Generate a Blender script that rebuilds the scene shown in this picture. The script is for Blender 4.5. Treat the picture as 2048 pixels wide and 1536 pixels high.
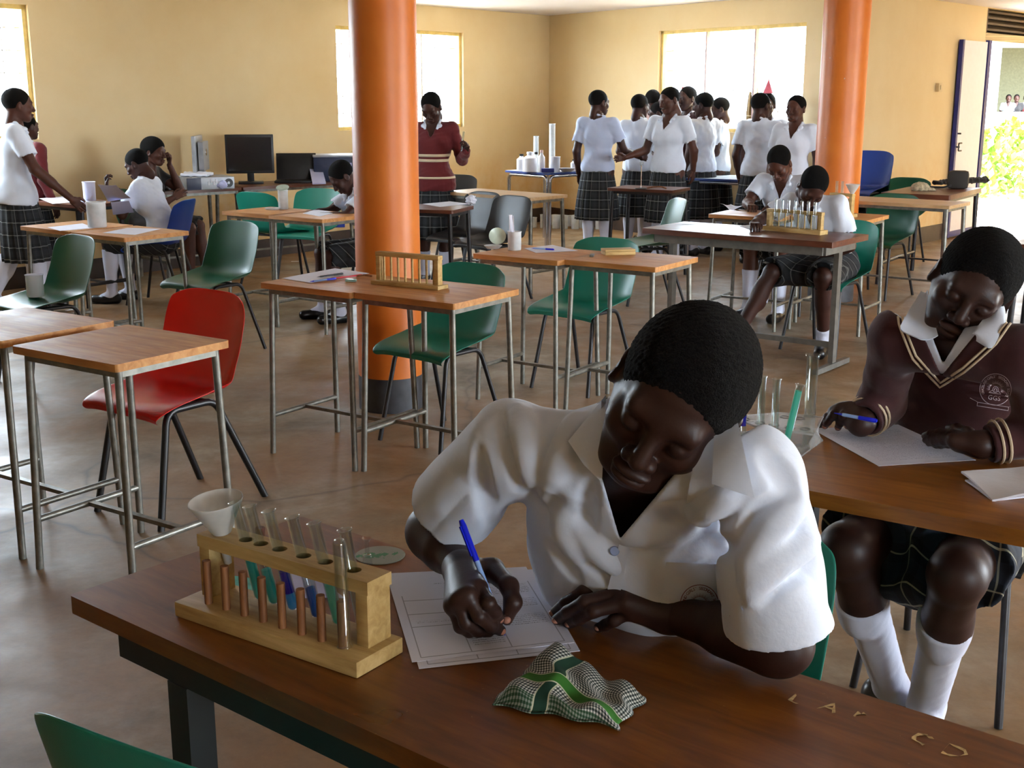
import bpy, bmesh, math, random
import numpy as np
from mathutils import Vector, Matrix, Quaternion
from mathutils.bvhtree import BVHTree
R = math.radians
random.seed(7)
rng = np.random.default_rng(5)
for o in list(bpy.data.objects): bpy.data.objects.remove(o)
sc = bpy.context.scene
COL = sc.collection

# ---------------------------------------------------------------- camera, sky, sun, daylight, exposure
FPX, CH = 2450.0, 1.52
TH = math.atan(578 / FPX)
cam_d = bpy.data.cameras.new('camera'); cam = bpy.data.objects.new('camera', cam_d); COL.objects.link(cam)
cam.location = (0, 0, CH); cam.rotation_euler = (math.pi / 2 - TH, 0, 0)
cam_d.sensor_width = 36; cam_d.lens = 36 * FPX / 2048; cam_d.clip_start = .05; cam_d.clip_end = 400
sc.camera = cam
world = bpy.data.worlds.new('daylight_sky'); sc.world = world; world.use_nodes = True
wn = world.node_tree.nodes; bg = wn['Background']
bg.inputs[0].default_value = (0.78, 0.89, 1.0, 1); bg.inputs[1].default_value = 20.0
sun_d = bpy.data.lights.new('sun', 'SUN'); sun = bpy.data.objects.new('sun', sun_d); COL.objects.link(sun)
sun_d.energy = 8.0; sun_d.angle = R(3); sun_d.color = (1, .97, .9)
sun.rotation_euler = (R(24), R(10), 0)
sc.view_settings.view_transform = 'Standard'; sc.view_settings.look = 'None'
sc.view_settings.gamma = 1; sc.view_settings.use_curve_mapping = False
sc.view_settings.exposure = 0.85
sc.cycles.max_bounces = 10; sc.cycles.diffuse_bounces = 5; sc.cycles.glossy_bounces = 4
sc.cycles.transmission_bounces = 8; sc.cycles.transparent_max_bounces = 16
sc.cycles.caustics_reflective = False; sc.cycles.caustics_refractive = False
sc.cycles.sample_clamp_indirect = 6.0
sc.cycles.use_denoising = True

def daylight(name, c, size_x, size_y, direction, energy):
    """sky light entering at an opening: an area lamp as big as the opening, standing just outside it"""
    d = bpy.data.lights.new(name, 'AREA'); d.shape = 'RECTANGLE'; d.size = size_x; d.size_y = size_y
    d.energy = energy; d.color = (0.93, 0.97, 1.0)
    o = bpy.data.objects.new(name, d); COL.objects.link(o)
    o.location = c
    o.rotation_euler = Vector(direction).to_track_quat('-Z', 'Z').to_euler()
    return o

# ---------------------------------------------------------------- pixel -> place helpers (2048 x 1536 frame)
def ray(x, y):
    c, s = math.cos(TH), math.sin(TH); u = (x - 1024) / FPX; v = (768 - y) / FPX
    return Vector((u, c + v * s, -s + v * c))
def P(x, y, z=0.0):
    r = ray(x, y); return Vector((0, 0, CH)) + r * ((z - CH) / r.z)
def PY(x, y, Y):
    r = ray(x, y); return Vector((0, 0, CH)) + r * (Y / r.y)

# ---------------------------------------------------------------- objects
def link(name, data, parent=None, mats=None):
    o = bpy.data.objects.new(name, data); COL.objects.link(o)
    if parent is not None: o.parent = parent
    if mats is not None and data is not None:
        for m in (mats if isinstance(mats, (list, tuple)) else [mats]): data.materials.append(m)
    return o
def tag(o, label=None, cat=None, group=None, kind=None):
    if label: o['label'] = label
    if cat: o['category'] = cat
    if group: o['group'] = group
    if kind: o['kind'] = kind
    return o
def thing(name, label, cat, loc=(0, 0, 0), rz=0.0, group=None):
    o = bpy.data.objects.new(name, None); COL.objects.link(o); o.empty_display_size = .05
    o.location = loc; o.rotation_euler = (0, 0, rz)
    return tag(o, label, cat, group)
def dup(root, loc, rz, label=None, group=None, cat=None):
    r = root.copy(); COL.objects.link(r); r.location = loc; r.rotation_euler = (0, 0, rz)
    if label: r['label'] = label
    if group: r['group'] = group
    if cat: r['category'] = cat
    for ch in list(root.children):
        c = ch.copy(); COL.objects.link(c); c.parent = r
        for g in list(ch.children):
            d = g.copy(); COL.objects.link(d); d.parent = c
    return r
def recolour(root, part, m):
    for ch in root.children:
        if ch.name.split('.')[0] == part:
            ch.material_slots[0].link = 'OBJECT'; ch.material_slots[0].material = m

class MB:
    def __init__(s): s.v = []; s.f = []; s.uv = {}
    def add(s, vs, fs, M=None):
        b = len(s.v)
        for p in vs: s.v.append(tuple(M @ Vector(p)) if M is not None else tuple(p))
        for f in fs: s.f.append(tuple(i + b for i in f))
        return s
    def box(s, c, d, M=None, bev=0.0):
        x, y, z = d[0] / 2, d[1] / 2, d[2] / 2
        bm = bmesh.new(); bmesh.ops.create_cube(bm, size=1)
        for v in bm.verts: v.co = Vector((v.co.x * d[0], v.co.y * d[1], v.co.z * d[2]))
        if bev > 0: bmesh.ops.bevel(bm, geom=bm.edges[:], offset=bev, segments=2, profile=.6, affect='EDGES')
        for v in bm.verts: v.co += Vector(c)
        bm.verts.index_update()
        s.add([v.co.copy() for v in bm.verts], [[v.index for v in f.verts] for f in bm.faces], M); bm.free(); return s
    def tube(s, pts, r, n=10, fillet=0.0, caps=True, M=None):
        pts = [Vector(p) for p in pts]
        if fillet > 0 and len(pts) > 2:
            q = [pts[0]]
            for i in range(1, len(pts) - 1):
                a, b, c = pts[i - 1], pts[i], pts[i + 1]
                l = min(fillet, (a - b).length * .48, (c - b).length * .48)
                p0 = b + (a - b).normalized() * l; p2 = b + (c - b).normalized() * l
                for k in range(6):
                    t = k / 5; q.append(p0.lerp(b, t).lerp(b.lerp(p2, t), t))
            q.append(pts[-1]); pts = q
        rs = r if isinstance(r, (list, tuple)) else [r] * len(pts)
        if len(rs) != len(pts): rs = [rs[0] + (rs[-1] - rs[0]) * i / (len(pts) - 1) for i in range(len(pts))]
        rings = []; up = None
        for i, p in enumerate(pts):
            d = (pts[min(i + 1, len(pts) - 1)] - pts[max(i - 1, 0)]).normalized()
            if up is None: up = d.orthogonal().normalized()
            up = (up - d * up.dot(d)).normalized(); w = d.cross(up)
            rings.append([p + (up * math.cos(2 * math.pi * k / n) + w * math.sin(2 * math.pi * k / n)) * rs[i] for k in range(n)])
        vs = [v for rg in rings for v in rg]; fs = []
        for i in range(len(pts) - 1):
            for k in range(n):
                k2 = (k + 1) % n; fs.append((i * n + k, i * n + k2, (i + 1) * n + k2, (i + 1) * n + k))
        if caps:
            fs.append(tuple(range(n - 1, -1, -1))); b = (len(pts) - 1) * n; fs.append(tuple(range(b, b + n)))
        return s.add(vs, fs, M)
    def lathe(s, prof, n=24, M=None, closed=False):
        vs = []; fs = []; m = len(prof)
        for r, z in prof:
            for k in range(n):
                a = 2 * math.pi * k / n; vs.append((r * math.cos(a), r * math.sin(a), z))
        for i in range(m - 1 if not closed else m):
            j = (i + 1) % m
            for k in range(n):
                k2 = (k + 1) % n; fs.append((i * n + k, i * n + k2, j * n + k2, j * n + k))
        return s.add(vs, fs, M)
    def prism(s, poly, z0, z1, M=None):
        n = len(poly); vs = [(x, y, z0) for x, y in poly] + [(x, y, z1) for x, y in poly]
        fs = [tuple(range(n - 1, -1, -1)), tuple(range(n, 2 * n))]
        for i in range(n): fs.append((i, (i + 1) % n, n + (i + 1) % n, n + i))
        return s.add(vs, fs, M)
    def build(s, name, mats, parent=None, smooth=True, angle=38):
        me = bpy.data.meshes.new(name); me.from_pydata(s.v, [], s.f)
        bm = bmesh.new(); bm.from_mesh(me); bmesh.ops.recalc_face_normals(bm, faces=bm.faces[:]); bm.to_mesh(me); bm.free()
        if smooth: me.shade_smooth(); me.set_sharp_from_angle(angle=R(angle))
        return link(name, me, parent, mats)
def rrect(x, y, r, n=4, cx=0, cy=0):
    pts = []
    for sx, sy, a0 in ((1, 1, 0), (-1, 1, 90), (-1, -1, 180), (1, -1, 270)):
        for k in range(n + 1):
            a = R(a0 + 90 * k / n); pts.append((cx + sx * (x - r) + r * math.cos(a), cy + sy * (y - r) + r * math.sin(a)))
    return pts
def frame(o, x, y, z):
    return Matrix(((x[0], y[0], z[0], o[0]), (x[1], y[1], z[1], o[1]), (x[2], y[2], z[2], o[2]), (0, 0, 0, 1)))
def T(x, y, z): return Matrix.Translation((x, y, z))
def RZ(a): return Matrix.Rotation(a, 4, 'Z')

# ---------------------------------------------------------------- materials
def srgb(r, g, b):
    f = lambda c: (c / 255 / 12.92) if c / 255 <= .04045 else ((c / 255 + .055) / 1.055) ** 2.4
    return (f(r), f(g), f(b), 1)
class NT:
    def __init__(s, name):
        s.m = bpy.data.materials.new(name); s.m.use_nodes = True; s.t = s.m.node_tree; s.n = s.t.nodes; s.b = s.n['Principled BSDF']
    def node(s, typ, **kw):
        nd = s.n.new(typ)
        for k, v in kw.items():
            if hasattr(nd, k): setattr(nd, k, v)
        return nd
    def link(s, a, b): s.t.links.new(a, b)
    def coord(s, which='Object', scale=(1, 1, 1)):
        tc = s.node('ShaderNodeTexCoord'); mp = s.node('ShaderNodeMapping'); mp.inputs['Scale'].default_value = scale
        s.link(tc.outputs[which], mp.inputs[0]); return mp.outputs[0]
    def noise(s, co, scale, detail=4, rough=.55, dist=0):
        n = s.node('ShaderNodeTexNoise'); n.inputs['Scale'].default_value = scale; n.inputs['Detail'].default_value = detail
        n.inputs['Roughness'].default_value = rough; n.inputs['Distortion'].default_value = dist
        s.link(co, n.inputs['Vector']); return n.outputs['Fac']
    def ramp(s, fac, stops):
        r = s.node('ShaderNodeValToRGB'); e = r.color_ramp.elements
        e[0].position, e[0].color = stops[0]; e[1].position, e[1].color = stops[-1]
        for p, c in stops[1:-1]: k = e.new(p); k.color = c
        s.link(fac, r.inputs[0]); return r.outputs[0]
    def math(s, op, a, b=None, c=None):
        n = s.node('ShaderNodeMath', operation=op)
        for i, v in enumerate((a, b, c)):
            if v is None: continue
            if isinstance(v, (int, float)): n.inputs[i].default_value = v
            else: s.link(v, n.inputs[i])
        return n.outputs[0]
    def mix(s, fac, a, b, mode='MIX'):
        n = s.node('ShaderNodeMix', data_type='RGBA', blend_type=mode)
        for sock, v in ((n.inputs[0], fac), (n.inputs[6], a), (n.inputs[7], b)):
            if isinstance(v, (int, float)): sock.default_value = v
            elif isinstance(v, tuple): sock.default_value = v
            else: s.link(v, sock)
        return n.outputs[2]
    def bump(s, h, strength=.3, dist=.01):
        b = s.node('ShaderNodeBump'); b.inputs['Strength'].default_value = strength; b.inputs['Distance'].default_value = dist
        s.link(h, b.inputs['Height']); s.link(b.outputs[0], s.b.inputs['Normal'])
    def set(s, **kw):
        for k, v in kw.items():
            k = k.replace('_', ' ')
            if hasattr(v, 'is_output'): s.link(v, s.b.inputs[k])
            else: s.b.inputs[k].default_value = v
        return s
def plain(name, col, rough=.5, metal=0.0, var=.12, nscale=18, bump=0.0, spec=.5, bscale=None):
    t = NT(name); co = t.coord('Object'); n = t.noise(co, nscale, 4)
    c = Vector(col[:3]); lo = tuple(c * (1 - var)) + (1,); hi = tuple(min(1, x * (1 + var)) for x in c) + (1,)
    t.set(Base_Color=t.ramp(n, [(.3, lo), (.7, hi)]), Roughness=rough, Metallic=metal)
    t.b.inputs['Specular IOR Level'].default_value = spec
    if bump: t.bump(t.noise(co, bscale or nscale * 4, 3), bump, .004)
    return t.m
M = {}
M['teal'] = plain('teal_plastic', srgb(22, 128, 108), .38, var=.06, nscale=5, bump=.06, bscale=300)
M['green'] = plain('dark_green_plastic', srgb(22, 92, 66), .38, var=.06, nscale=5, bump=.06, bscale=300)
M['red'] = plain('red_plastic', srgb(216, 22, 14), .3, var=.05, nscale=5, bump=.05, bscale=300)
M['blue'] = plain('blue_plastic', srgb(24, 62, 150), .4, var=.06, nscale=5)
M['black_plastic'] = plain('black_plastic', srgb(24, 23, 24), .38, var=.15)
M['steel'] = plain('worn_steel', srgb(128, 126, 118), .42, .55, var=.3, nscale=25)
M['dark_steel'] = plain('dark_painted_steel', srgb(46, 44, 46), .4, .3, var=.3, nscale=25)
M['chrome'] = plain('chrome', srgb(200, 202, 208), .18, .95, var=.05)
M['white_paint'] = plain('white_paint', srgb(226, 226, 232), .5, var=.04)
M['blue_paint'] = plain('blue_paint', srgb(30, 40, 120), .45, var=.1)
M['paper'] = plain('white_paper', srgb(232, 234, 246), .75, var=.02)
M['rack_wood'] = None

def wood(name, a, b, c, rough=.4, scale=(2, 14, 14), bump=.1, scr=.0):
    t = NT(name); co = t.coord('Object', scale)
    n = t.noise(co, 3.0, 6, .6, .6); n2 = t.noise(t.coord('Object'), 3.2, 4)
    base = t.ramp(n, [(.3, a), (.52, b), (.72, c)])
    dirt = t.ramp(n2, [(.35, (.62, .62, .62, 1)), (.62, (1, 1, 1, 1))])
    col = t.mix(.55, base, dirt, 'MULTIPLY')
    if scr:
        v = t.noise(t.coord('Object', (1.5, 1, 1)), 60, 3, .7); m = t.ramp(v, [(.70, (0, 0, 0, 1)), (.76, (1, 1, 1, 1))])
        col = t.mix(t.math('MULTIPLY', m, scr), col, srgb(214, 180, 120))
    r = t.ramp(n2, [(.3, (rough * .8,) * 3 + (1,)), (.7, (rough * 1.3,) * 3 + (1,))])
    t.set(Base_Color=col, Roughness=r); t.bump(n, bump, .003); return t.m
M['desk_top'] = wood('plywood_desk_top', srgb(182, 118, 58), srgb(204, 142, 78), srgb(216, 160, 96), .48)
M['desk_edge'] = wood('plywood_edge', srgb(150, 88, 44), srgb(182, 112, 60), srgb(196, 130, 74), .6)
M['desk_light'] = wood('pale_desk_top', srgb(190, 150, 104), srgb(206, 168, 122), srgb(216, 182, 138), .4)
M['dark_top'] = wood('dark_brown_top', srgb(84, 46, 32), srgb(104, 58, 40), srgb(120, 70, 48), .35)
M['mahogany'] = wood('varnished_brown_top', srgb(100, 54, 14), srgb(124, 70, 20), srgb(140, 84, 28), .32, scr=.35)
M['mahogany2'] = wood('varnished_orange_brown_top', srgb(126, 74, 18), srgb(152, 94, 28), srgb(170, 110, 40), .34, scr=.15)
M['rack_wood'] = wood('pale_rack_wood', srgb(182, 146, 84), srgb(206, 172, 108), srgb(222, 190, 128), .6, (3, 20, 20))
M['dowel'] = wood('brown_dowel_wood', srgb(110, 66, 34), srgb(146, 94, 54), srgb(168, 114, 68), .6, (20, 20, 4))

def wall_mat():
    t = NT('yellow_painted_plaster'); co = t.coord('Object'); g = t.node('ShaderNodeNewGeometry'); sp = t.node('ShaderNodeSeparateXYZ'); t.link(g.outputs['Position'], sp.inputs[0])
    n = t.noise(co, 1.1, 5, .6); base = t.ramp(n, [(.3, srgb(220, 194, 146)), (.7, srgb(228, 208, 166))])
    z = sp.outputs[2]
    low = t.math('MULTIPLY', t.ramp(z, [(.45, (1, 1, 1, 1)), (1.0, (0, 0, 0, 1))]), t.ramp(t.noise(co, 2.3, 5, .65), [(.35, (0, 0, 0, 1)), (.65, (1, 1, 1, 1))]))
    col = t.mix(t.math('MULTIPLY', low, .75), base, srgb(212, 156, 70))
    sp2 = t.ramp(t.noise(co, 14, 4, .7), [(.70, (0, 0, 0, 1)), (.74, (1, 1, 1, 1))])
    col = t.mix(t.math('MULTIPLY', sp2, .55), col, srgb(140, 96, 60))
    t.set(Base_Color=col, Roughness=.7); t.bump(t.noise(co, 40, 3), .12, .004); return t.m
M['wall'] = wall_mat()
M['ceiling'] = plain('white_ceiling', srgb(228, 226, 236), .8, var=.03, nscale=2)
M['skirting'] = plain('dark_grey_skirting_paint', srgb(66, 52, 44), .55, var=.3, nscale=6)
def floor_mat():
    t = NT('worn_concrete_floor'); co = t.coord('Object')
    n1 = t.noise(co, .8, 6, .62, .4); n2 = t.noise(co, 2.6, 6, .65, .3); n3 = t.noise(co, 26, 4, .7)
    base = t.ramp(n2, [(.3, srgb(98, 84, 62)), (.5, srgb(132, 118, 96)), (.72, srgb(166, 156, 138))])
    dust = t.ramp(n1, [(.36, (0, 0, 0, 1)), (.60, (1, 1, 1, 1))])
    col = t.mix(t.math('MULTIPLY', dust, .8), base, srgb(148, 104, 54))
    d3 = t.ramp(n3, [(.35, (.78, .78, .78, 1)), (.6, (1, 1, 1, 1))]); col = t.mix(.6, col, d3, 'MULTIPLY')
    v = t.node('ShaderNodeTexVoronoi', feature='DISTANCE_TO_EDGE'); v.inputs['Scale'].default_value = .42
    wob = t.node('ShaderNodeMix', data_type='RGBA'); wob.inputs[0].default_value = .18
    t.link(co, wob.inputs[6]); nn = t.node('ShaderNodeTexNoise'); nn.inputs['Scale'].default_value = 2.5; t.link(co, nn.inputs['Vector']); t.link(nn.outputs['Color'], wob.inputs[7])
    t.link(wob.outputs[2], v.inputs['Vector'])
    crack = t.ramp(v.outputs['Distance'], [(.0, (1, 1, 1, 1)), (.006, (0, 0, 0, 1))])
    col = t.mix(t.math('MULTIPLY', crack, .6), col, srgb(70, 54, 40))
    t.set(Base_Color=col, Roughness=t.ramp(n2, [(.3, (.58,) * 3 + (1,)), (.7, (.36,) * 3 + (1,))]))
    t.bump(n3, .15, .003); return t.m
M['floor'] = floor_mat()
def pillar_mat():
    t = NT('orange_pillar_paint'); co = t.coord('Object'); n = t.noise(co, 3, 5)
    col = t.ramp(n, [(.3, srgb(206, 104, 26)), (.7, srgb(222, 126, 46))])
    ch = t.ramp(t.noise(co, 11, 4, .65), [(.735, (0, 0, 0, 1)), (.755, (1, 1, 1, 1))]); col = t.mix(ch, col, srgb(206, 190, 168))
    t.set(Base_Color=col, Roughness=.42); t.bump(t.noise(co, 14, 4), .2, .006); return t.m
M['orange'] = pillar_mat()
def glass(name, tint=(.95, .98, .98, 1), transp=.82, rough=.03):
    t = NT(name); o = t.n['Material Output']; tr = t.node('ShaderNodeBsdfTransparent'); tr.inputs[0].default_value = tint
    gl = t.node('ShaderNodeBsdfGlossy'); gl.inputs['Roughness'].default_value = rough; gl.inputs[0].default_value = (1, 1, 1, 1)
    lw = t.node('ShaderNodeLayerWeight'); lw.inputs[0].default_value = .25
    f = t.math('MINIMUM', t.math('ADD', t.math('MULTIPLY', t.math('POWER', lw.outputs['Facing'], 2.0), .9), 1 - transp - .06), 1.0)
    mx = t.node('ShaderNodeMixShader'); t.link(f, mx.inputs[0]); t.link(tr.outputs[0], mx.inputs[1]); t.link(gl.outputs[0], mx.inputs[2]); t.link(mx.outputs[0], o.inputs[0])
    return t.m
M['glass'] = glass('clear_glass', (.9, .94, .94, 1), transp=.86); M['pane'] = glass('window_glass', (.97, .99, 1, 1), .9)
def milky(name, col, alpha, rough=.35):
    t = NT(name); o = t.n['Material Output']; tr = t.node('ShaderNodeBsdfTransparent'); n = t.noise(t.coord('Object'), 20, 3)
    t.set(Base_Color=col, Roughness=rough); mx = t.node('ShaderNodeMixShader')
    t.link(t.ramp(n, [(.3, (alpha - .07,) * 3 + (1,)), (.7, (alpha + .07,) * 3 + (1,))]), mx.inputs[0])
    t.link(tr.outputs[0], mx.inputs[1]); t.link(t.b.outputs[0], mx.inputs[2]); t.link(mx.outputs[0], o.inputs[0]); return t.m
M['milky'] = milky('milky_plastic', srgb(226, 226, 222), .55); M['beaker'] = milky('frosted_beaker_plastic', srgb(230, 234, 236), .62)
M['acrylic'] = milky('scratched_clear_acrylic', srgb(206, 208, 206), .42, .2)
for nm, c in (('liquid_turquoise', (84, 226, 220)), ('liquid_deep_blue', (12, 24, 208)), ('liquid_sky', (20, 130, 220)), ('liquid_mint', (150, 250, 232)), ('liquid_cyan', (60, 200, 250)), ('liquid_green', (0, 120, 84))):
    t = NT(nm); tl = t.node('ShaderNodeBsdfTranslucent'); tl.inputs[0].default_value = srgb(*c); mx = t.node('ShaderNodeMixShader'); mx.inputs[0].default_value = .6
    t.set(Base_Color=srgb(*c), Roughness=.15); t.link(t.b.outputs[0], mx.inputs[1]); t.link(tl.outputs[0], mx.inputs[2]); t.link(mx.outputs[0], t.n['Material Output'].inputs[0]); M[nm] = t.m
# ---------------------------------------------------------------- the room
K = Vector((.45, 15.3, 0)); A0 = Vector((-9.6, 2.85, 0)); BE = Vector((3.1, 11.55, 0)); CE = Vector((7.77, 16.77, 0))
RB = Vector((8.5, -4, 0)); LB = Vector((-9.6, -4, 0)); CEIL = 2.445
def on_wall(px, py, p0, p1):
    d = (p1 - p0).normalized(); r = ray(px, py); n = Vector((-d.y, d.x, 0))
    t = n.dot(p0) / n.dot(r); q = Vector((0, 0, CH)) + r * t
    return (q - p0).dot(d), q.z
def wall_frame(p0, p1):
    d = (p1 - p0).normalized(); return Matrix.Translation(p0) @ RZ(math.atan2(d.y, d.x)), (p1 - p0).length
def wall(name, p0, p1, openings=(), th=.22, ztop=2.9):
    Mx, L = wall_frame(p0, p1)
    ss = sorted({0, L} | {o[0] for o in openings} | {o[1] for o in openings}); zs = sorted({0, ztop} | {o[2] for o in openings} | {o[3] for o in openings})
    m = MB(); inside = lambda s, z: any(a < s < b and c < z < d for a, b, c, d in openings)
    cell = {}
    for i in range(len(ss) - 1):
        for j in range(len(zs) - 1): cell[i, j] = not inside((ss[i] + ss[i + 1]) / 2, (zs[j] + zs[j + 1]) / 2)
    q = lambda a, b, c, d: m.add([a, b, c, d], [(0, 1, 2, 3)])
    for (i, j), on in cell.items():
        if not on: continue
        s0, s1, z0, z1 = ss[i], ss[i + 1], zs[j], zs[j + 1]
        q((s0, 0, z0), (s1, 0, z0), (s1, 0, z1), (s0, 0, z1)); q((s1, th, z0), (s0, th, z0), (s0, th, z1), (s1, th, z1))
        if not cell.get((i - 1, j)): q((s0, th, z0), (s0, 0, z0), (s0, 0, z1), (s0, th, z1))
        if not cell.get((i + 1, j)): q((s1, 0, z0), (s1, th, z0), (s1, th, z1), (s1, 0, z1))
        if not cell.get((i, j - 1)): q((s0, th, z0), (s1, th, z0), (s1, 0, z0), (s0, 0, z0))
        if not cell.get((i, j + 1)): q((s0, 0, z1), (s1, 0, z1), (s1, th, z1), (s0, th, z1))
    bm = bmesh.new(); vs = [bm.verts.new(v) for v in m.v]
    for f in m.f: bm.faces.new([vs[k] for k in f])
    bmesh.ops.remove_doubles(bm, verts=bm.verts[:], dist=1e-4); bmesh.ops.recalc_face_normals(bm, faces=bm.faces[:])
    me = bpy.data.meshes.new(name); bm.to_mesh(me); bm.free()
    o = link(name, me, None, M['wall']); o.matrix_world = Mx; o['kind'] = 'structure'
    return o
# openings: those in view measured, the unseen ones added for their light
w1r = on_wall(66, 140, A0, K)[0]; w2l = on_wall(674, 150, A0, K)[0]; w2r = on_wall(927, 150, A0, K)[0]
w3l = on_wall(1316, 150, K, BE)[0]; w3r = on_wall(1608, 150, K, BE)[0]
dl = on_wall(1966, 150, BE, CE)[0]
SILL, HEAD = 1.17, 2.19
OA = [(w1r - 2.2, w1r, SILL, HEAD + .02), (w2l, w2r, SILL, HEAD)]
OB = [(w3l, w3r, SILL - .02, HEAD)]
OC = [(dl, dl + 2.4, 0, 2.10), (dl - .02, dl + 2.4, 2.18, 2.44)]
OD = [(11.4, 15.0, .1, HEAD)]  # unseen opening, added to bring skylight in from the right
OBK = [(1.0, 4.6, .85, HEAD)]  # unseen opening behind the camera, added to light the foreground from the right
wall('wall_left', A0, K, OA); wall('wall_back', K, BE, OB); wall('wall_right', BE, CE, OC)
wall('wall_far_right', CE, RB, OD); wall('wall_front', RB, LB, OBK); wall('wall_far_left', LB, A0)
def slab(name, z0, z1, mat):
    poly = [(p.x, p.y) for p in (A0, K, BE, CE, RB, LB)]
    m = MB().prism(poly, z0, z1); o = m.build(name, mat, None, smooth=False); o['kind'] = 'structure'; return o
slab('floor', -.12, 0, M['floor']); slab('ceiling', CEIL, CEIL + .12, M['ceiling'])
def skirting(name, p0, p1, s0, s1):
    Mx, L = wall_frame(p0, p1); m = MB().box(((s0 + s1) / 2, -.006, .085), (s1 - s0, .012, .17))
    o = m.build(name, M['skirting'], None, False); o.matrix_world = Mx; o['kind'] = 'structure'
skirting('baseboard_left', A0, K, 0, (K - A0).length - .012); skirting('baseboard_back', K, BE, .012, (BE - K).length)
skirting('baseboard_right', BE, CE, .0, dl - .02)

M['frame_cream'] = plain('cream_window_frame', srgb(222, 196, 120), .5); M['frame_pale'] = plain('pale_window_frame', srgb(232, 226, 214), .5); M['mullion'] = plain('dusky_pink_window_mullion', srgb(186, 160, 160), .5)
def window(name, p0, p1, op, cols, mull, grid, bars):
    Mx, L = wall_frame(p0, p1); s0, s1, z0, z1 = op; w = s1 - s0; h = z1 - z0
    root = bpy.data.objects.new(name, None); COL.objects.link(root); root.matrix_world = Mx @ T((s0 + s1) / 2, .06, z0); root['kind'] = 'structure'
    m = MB(); f = .035
    for x in (-w / 2 + f / 2, w / 2 - f / 2): m.box((x, 0, h / 2), (f, .05, h))
    for z in (f / 2, h - f / 2): m.box((0, 0, z), (w, .05, f))
    m.build('window_frame', M['frame_cream'], root, False)
    for k in range(1, cols): MB().box((-w / 2 + w * k / cols, 0, h / 2), (.022, .045, h - .02)).build('mullion', mull, root, False)
    if grid:
        m = MB(); r = .0042; nx = int(w / grid); nz = int(h / grid)
        for i in range(1, nx): m.tube([(-w / 2 + w * i / nx, .05, 0), (-w / 2 + w * i / nx, .05, h)], r, 5)
        for j in range(1, nz): m.tube([(-w / 2, .05, h * j / nz), (w / 2, .05, h * j / nz)], r, 5)
        m.build('burglar_mesh', bars, root)
    for k in range(cols):
        MB().box((-w / 2 + w * (k + .5) / cols, .01, h / 2), (w / cols - .03, .004, h - .06)).build('pane', M['pane'], root, False)
    return root
M['mesh_bar'] = plain('thin_grey_mesh_bar', srgb(150, 140, 132), .5)
window('window_1', A0, K, OA[0], 3, M['frame_pale'], .17, M['mesh_bar'])
window('window_2', A0, K, OA[1], 3, M['frame_pale'], .17, M['mesh_bar'])
window('window_3', K, BE, OB[0], 3, M['mullion'], .20, M['mesh_bar'])
def portal(name, p0, p1, op):
    Mx, L = wall_frame(p0, p1); c = Mx @ Vector(((op[0] + op[1]) / 2, .26, (op[2] + op[3]) / 2)); n = Mx.to_3x3() @ Vector((0, -1, 0))
    o = daylight(name, c, op[1] - op[0], op[3] - op[2], n, 100); o.data.cycles.is_portal = True
for i, (p0, p1, ops) in enumerate(((A0, K, OA), (K, BE, OB), (BE, CE, OC[:1]), (CE, RB, OD), (RB, LB, OBK))):
    for j, op in enumerate(ops): portal('window_daylight', p0, p1, op)

# door: blue steel frame, louvred transom, leaf standing open into the room
MxC, LC = wall_frame(BE, CE)
door = bpy.data.objects.new('door_1', None); COL.objects.link(door); door.matrix_world = MxC @ T(dl, 0, 0); door['kind'] = 'structure'
m = MB()
m.box((.04, .03, 1.05), (.08, .14, 2.1)).box((2.37, .05, 1.05), (.06, .1, 2.1)); m.build('door_frame', M['blue_paint'], door, False)
m = MB()
for i in range(4): m.box((1.2, .08, 2.22 + i * .062), (2.4, .10, .022), Matrix.Translation((0, 0, 0)))
m.box((1.2, .1, 2.14), (2.44, .2, .08)); m.box((-.01, .08, 2.3), (.04, .16, .27)); m.box((1.2, .19, 2.31), (2.4, .01, .26))
m.build('transom_louvre', plain('dark_brown_louvre', srgb(84, 68, 52), .6), door, False)
hinge = MxC @ Vector((dl - .03, -.02, 0)); free = Vector((4.70, 13.28, 0)); ld = (free - hinge); ll = ld.length
leafM = door.matrix_world.inverted() @ (Matrix.Translation(hinge) @ RZ(math.atan2(ld.y, ld.x)))
lf = MB().box((ll / 2, 0, 1.05), (ll, .03, 2.06)).build('door_leaf', plain('white_door_paint', srgb(226, 226, 236), .5, var=.02), door, False); lf.matrix_local = leafM  # one even white paint over the whole leaf
e = MB().box((ll - .015, 0, 1.05), (.045, .044, 2.07)).box((ll / 2, 0, .05), (ll, .04, .06)).build('leaf_edge', M['blue_paint'], lf, False)
h = MB().tube([(ll - .06, -.04, 1.12), (ll - .06, .05, 1.12)], .009, 8).tube([(ll - .1, -.05, 1.02), (ll - .02, -.05, 1.02), (ll - .02, -.05, .94), (ll - .1, -.05, .94)], .008, 8, .02)
h.tube([(ll - .1, .05, 1.02), (ll - .02, .05, 1.02), (ll - .02, .05, .94), (ll - .1, .05, .94)], .008, 8, .02).tube([(ll - .05, -.05, .98), (ll - .05, .05, .98)], .008, 8).build('bolt_handle', M['dark_steel'], lf)
# switch box on the right wall
s_, z_ = on_wall(1874, 175, BE, CE)
sw = thing('switch_box', 'small cream surface mounted switch box on the yellow wall left of the open door', 'switch', MxC @ Vector((s_, -.0005, z_)), MxC.to_euler().z)
MB().box((0, -.02, 0), (.085, .04, .085), bev=.006).build('housing', plain('cream_switch_plastic', srgb(206, 182, 140), .5), sw)
MB().box((0, -.043, 0), (.03, .008, .045), bev=.003).build('rocker', plain('cream_rocker', srgb(222, 204, 168), .4), sw)

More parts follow.
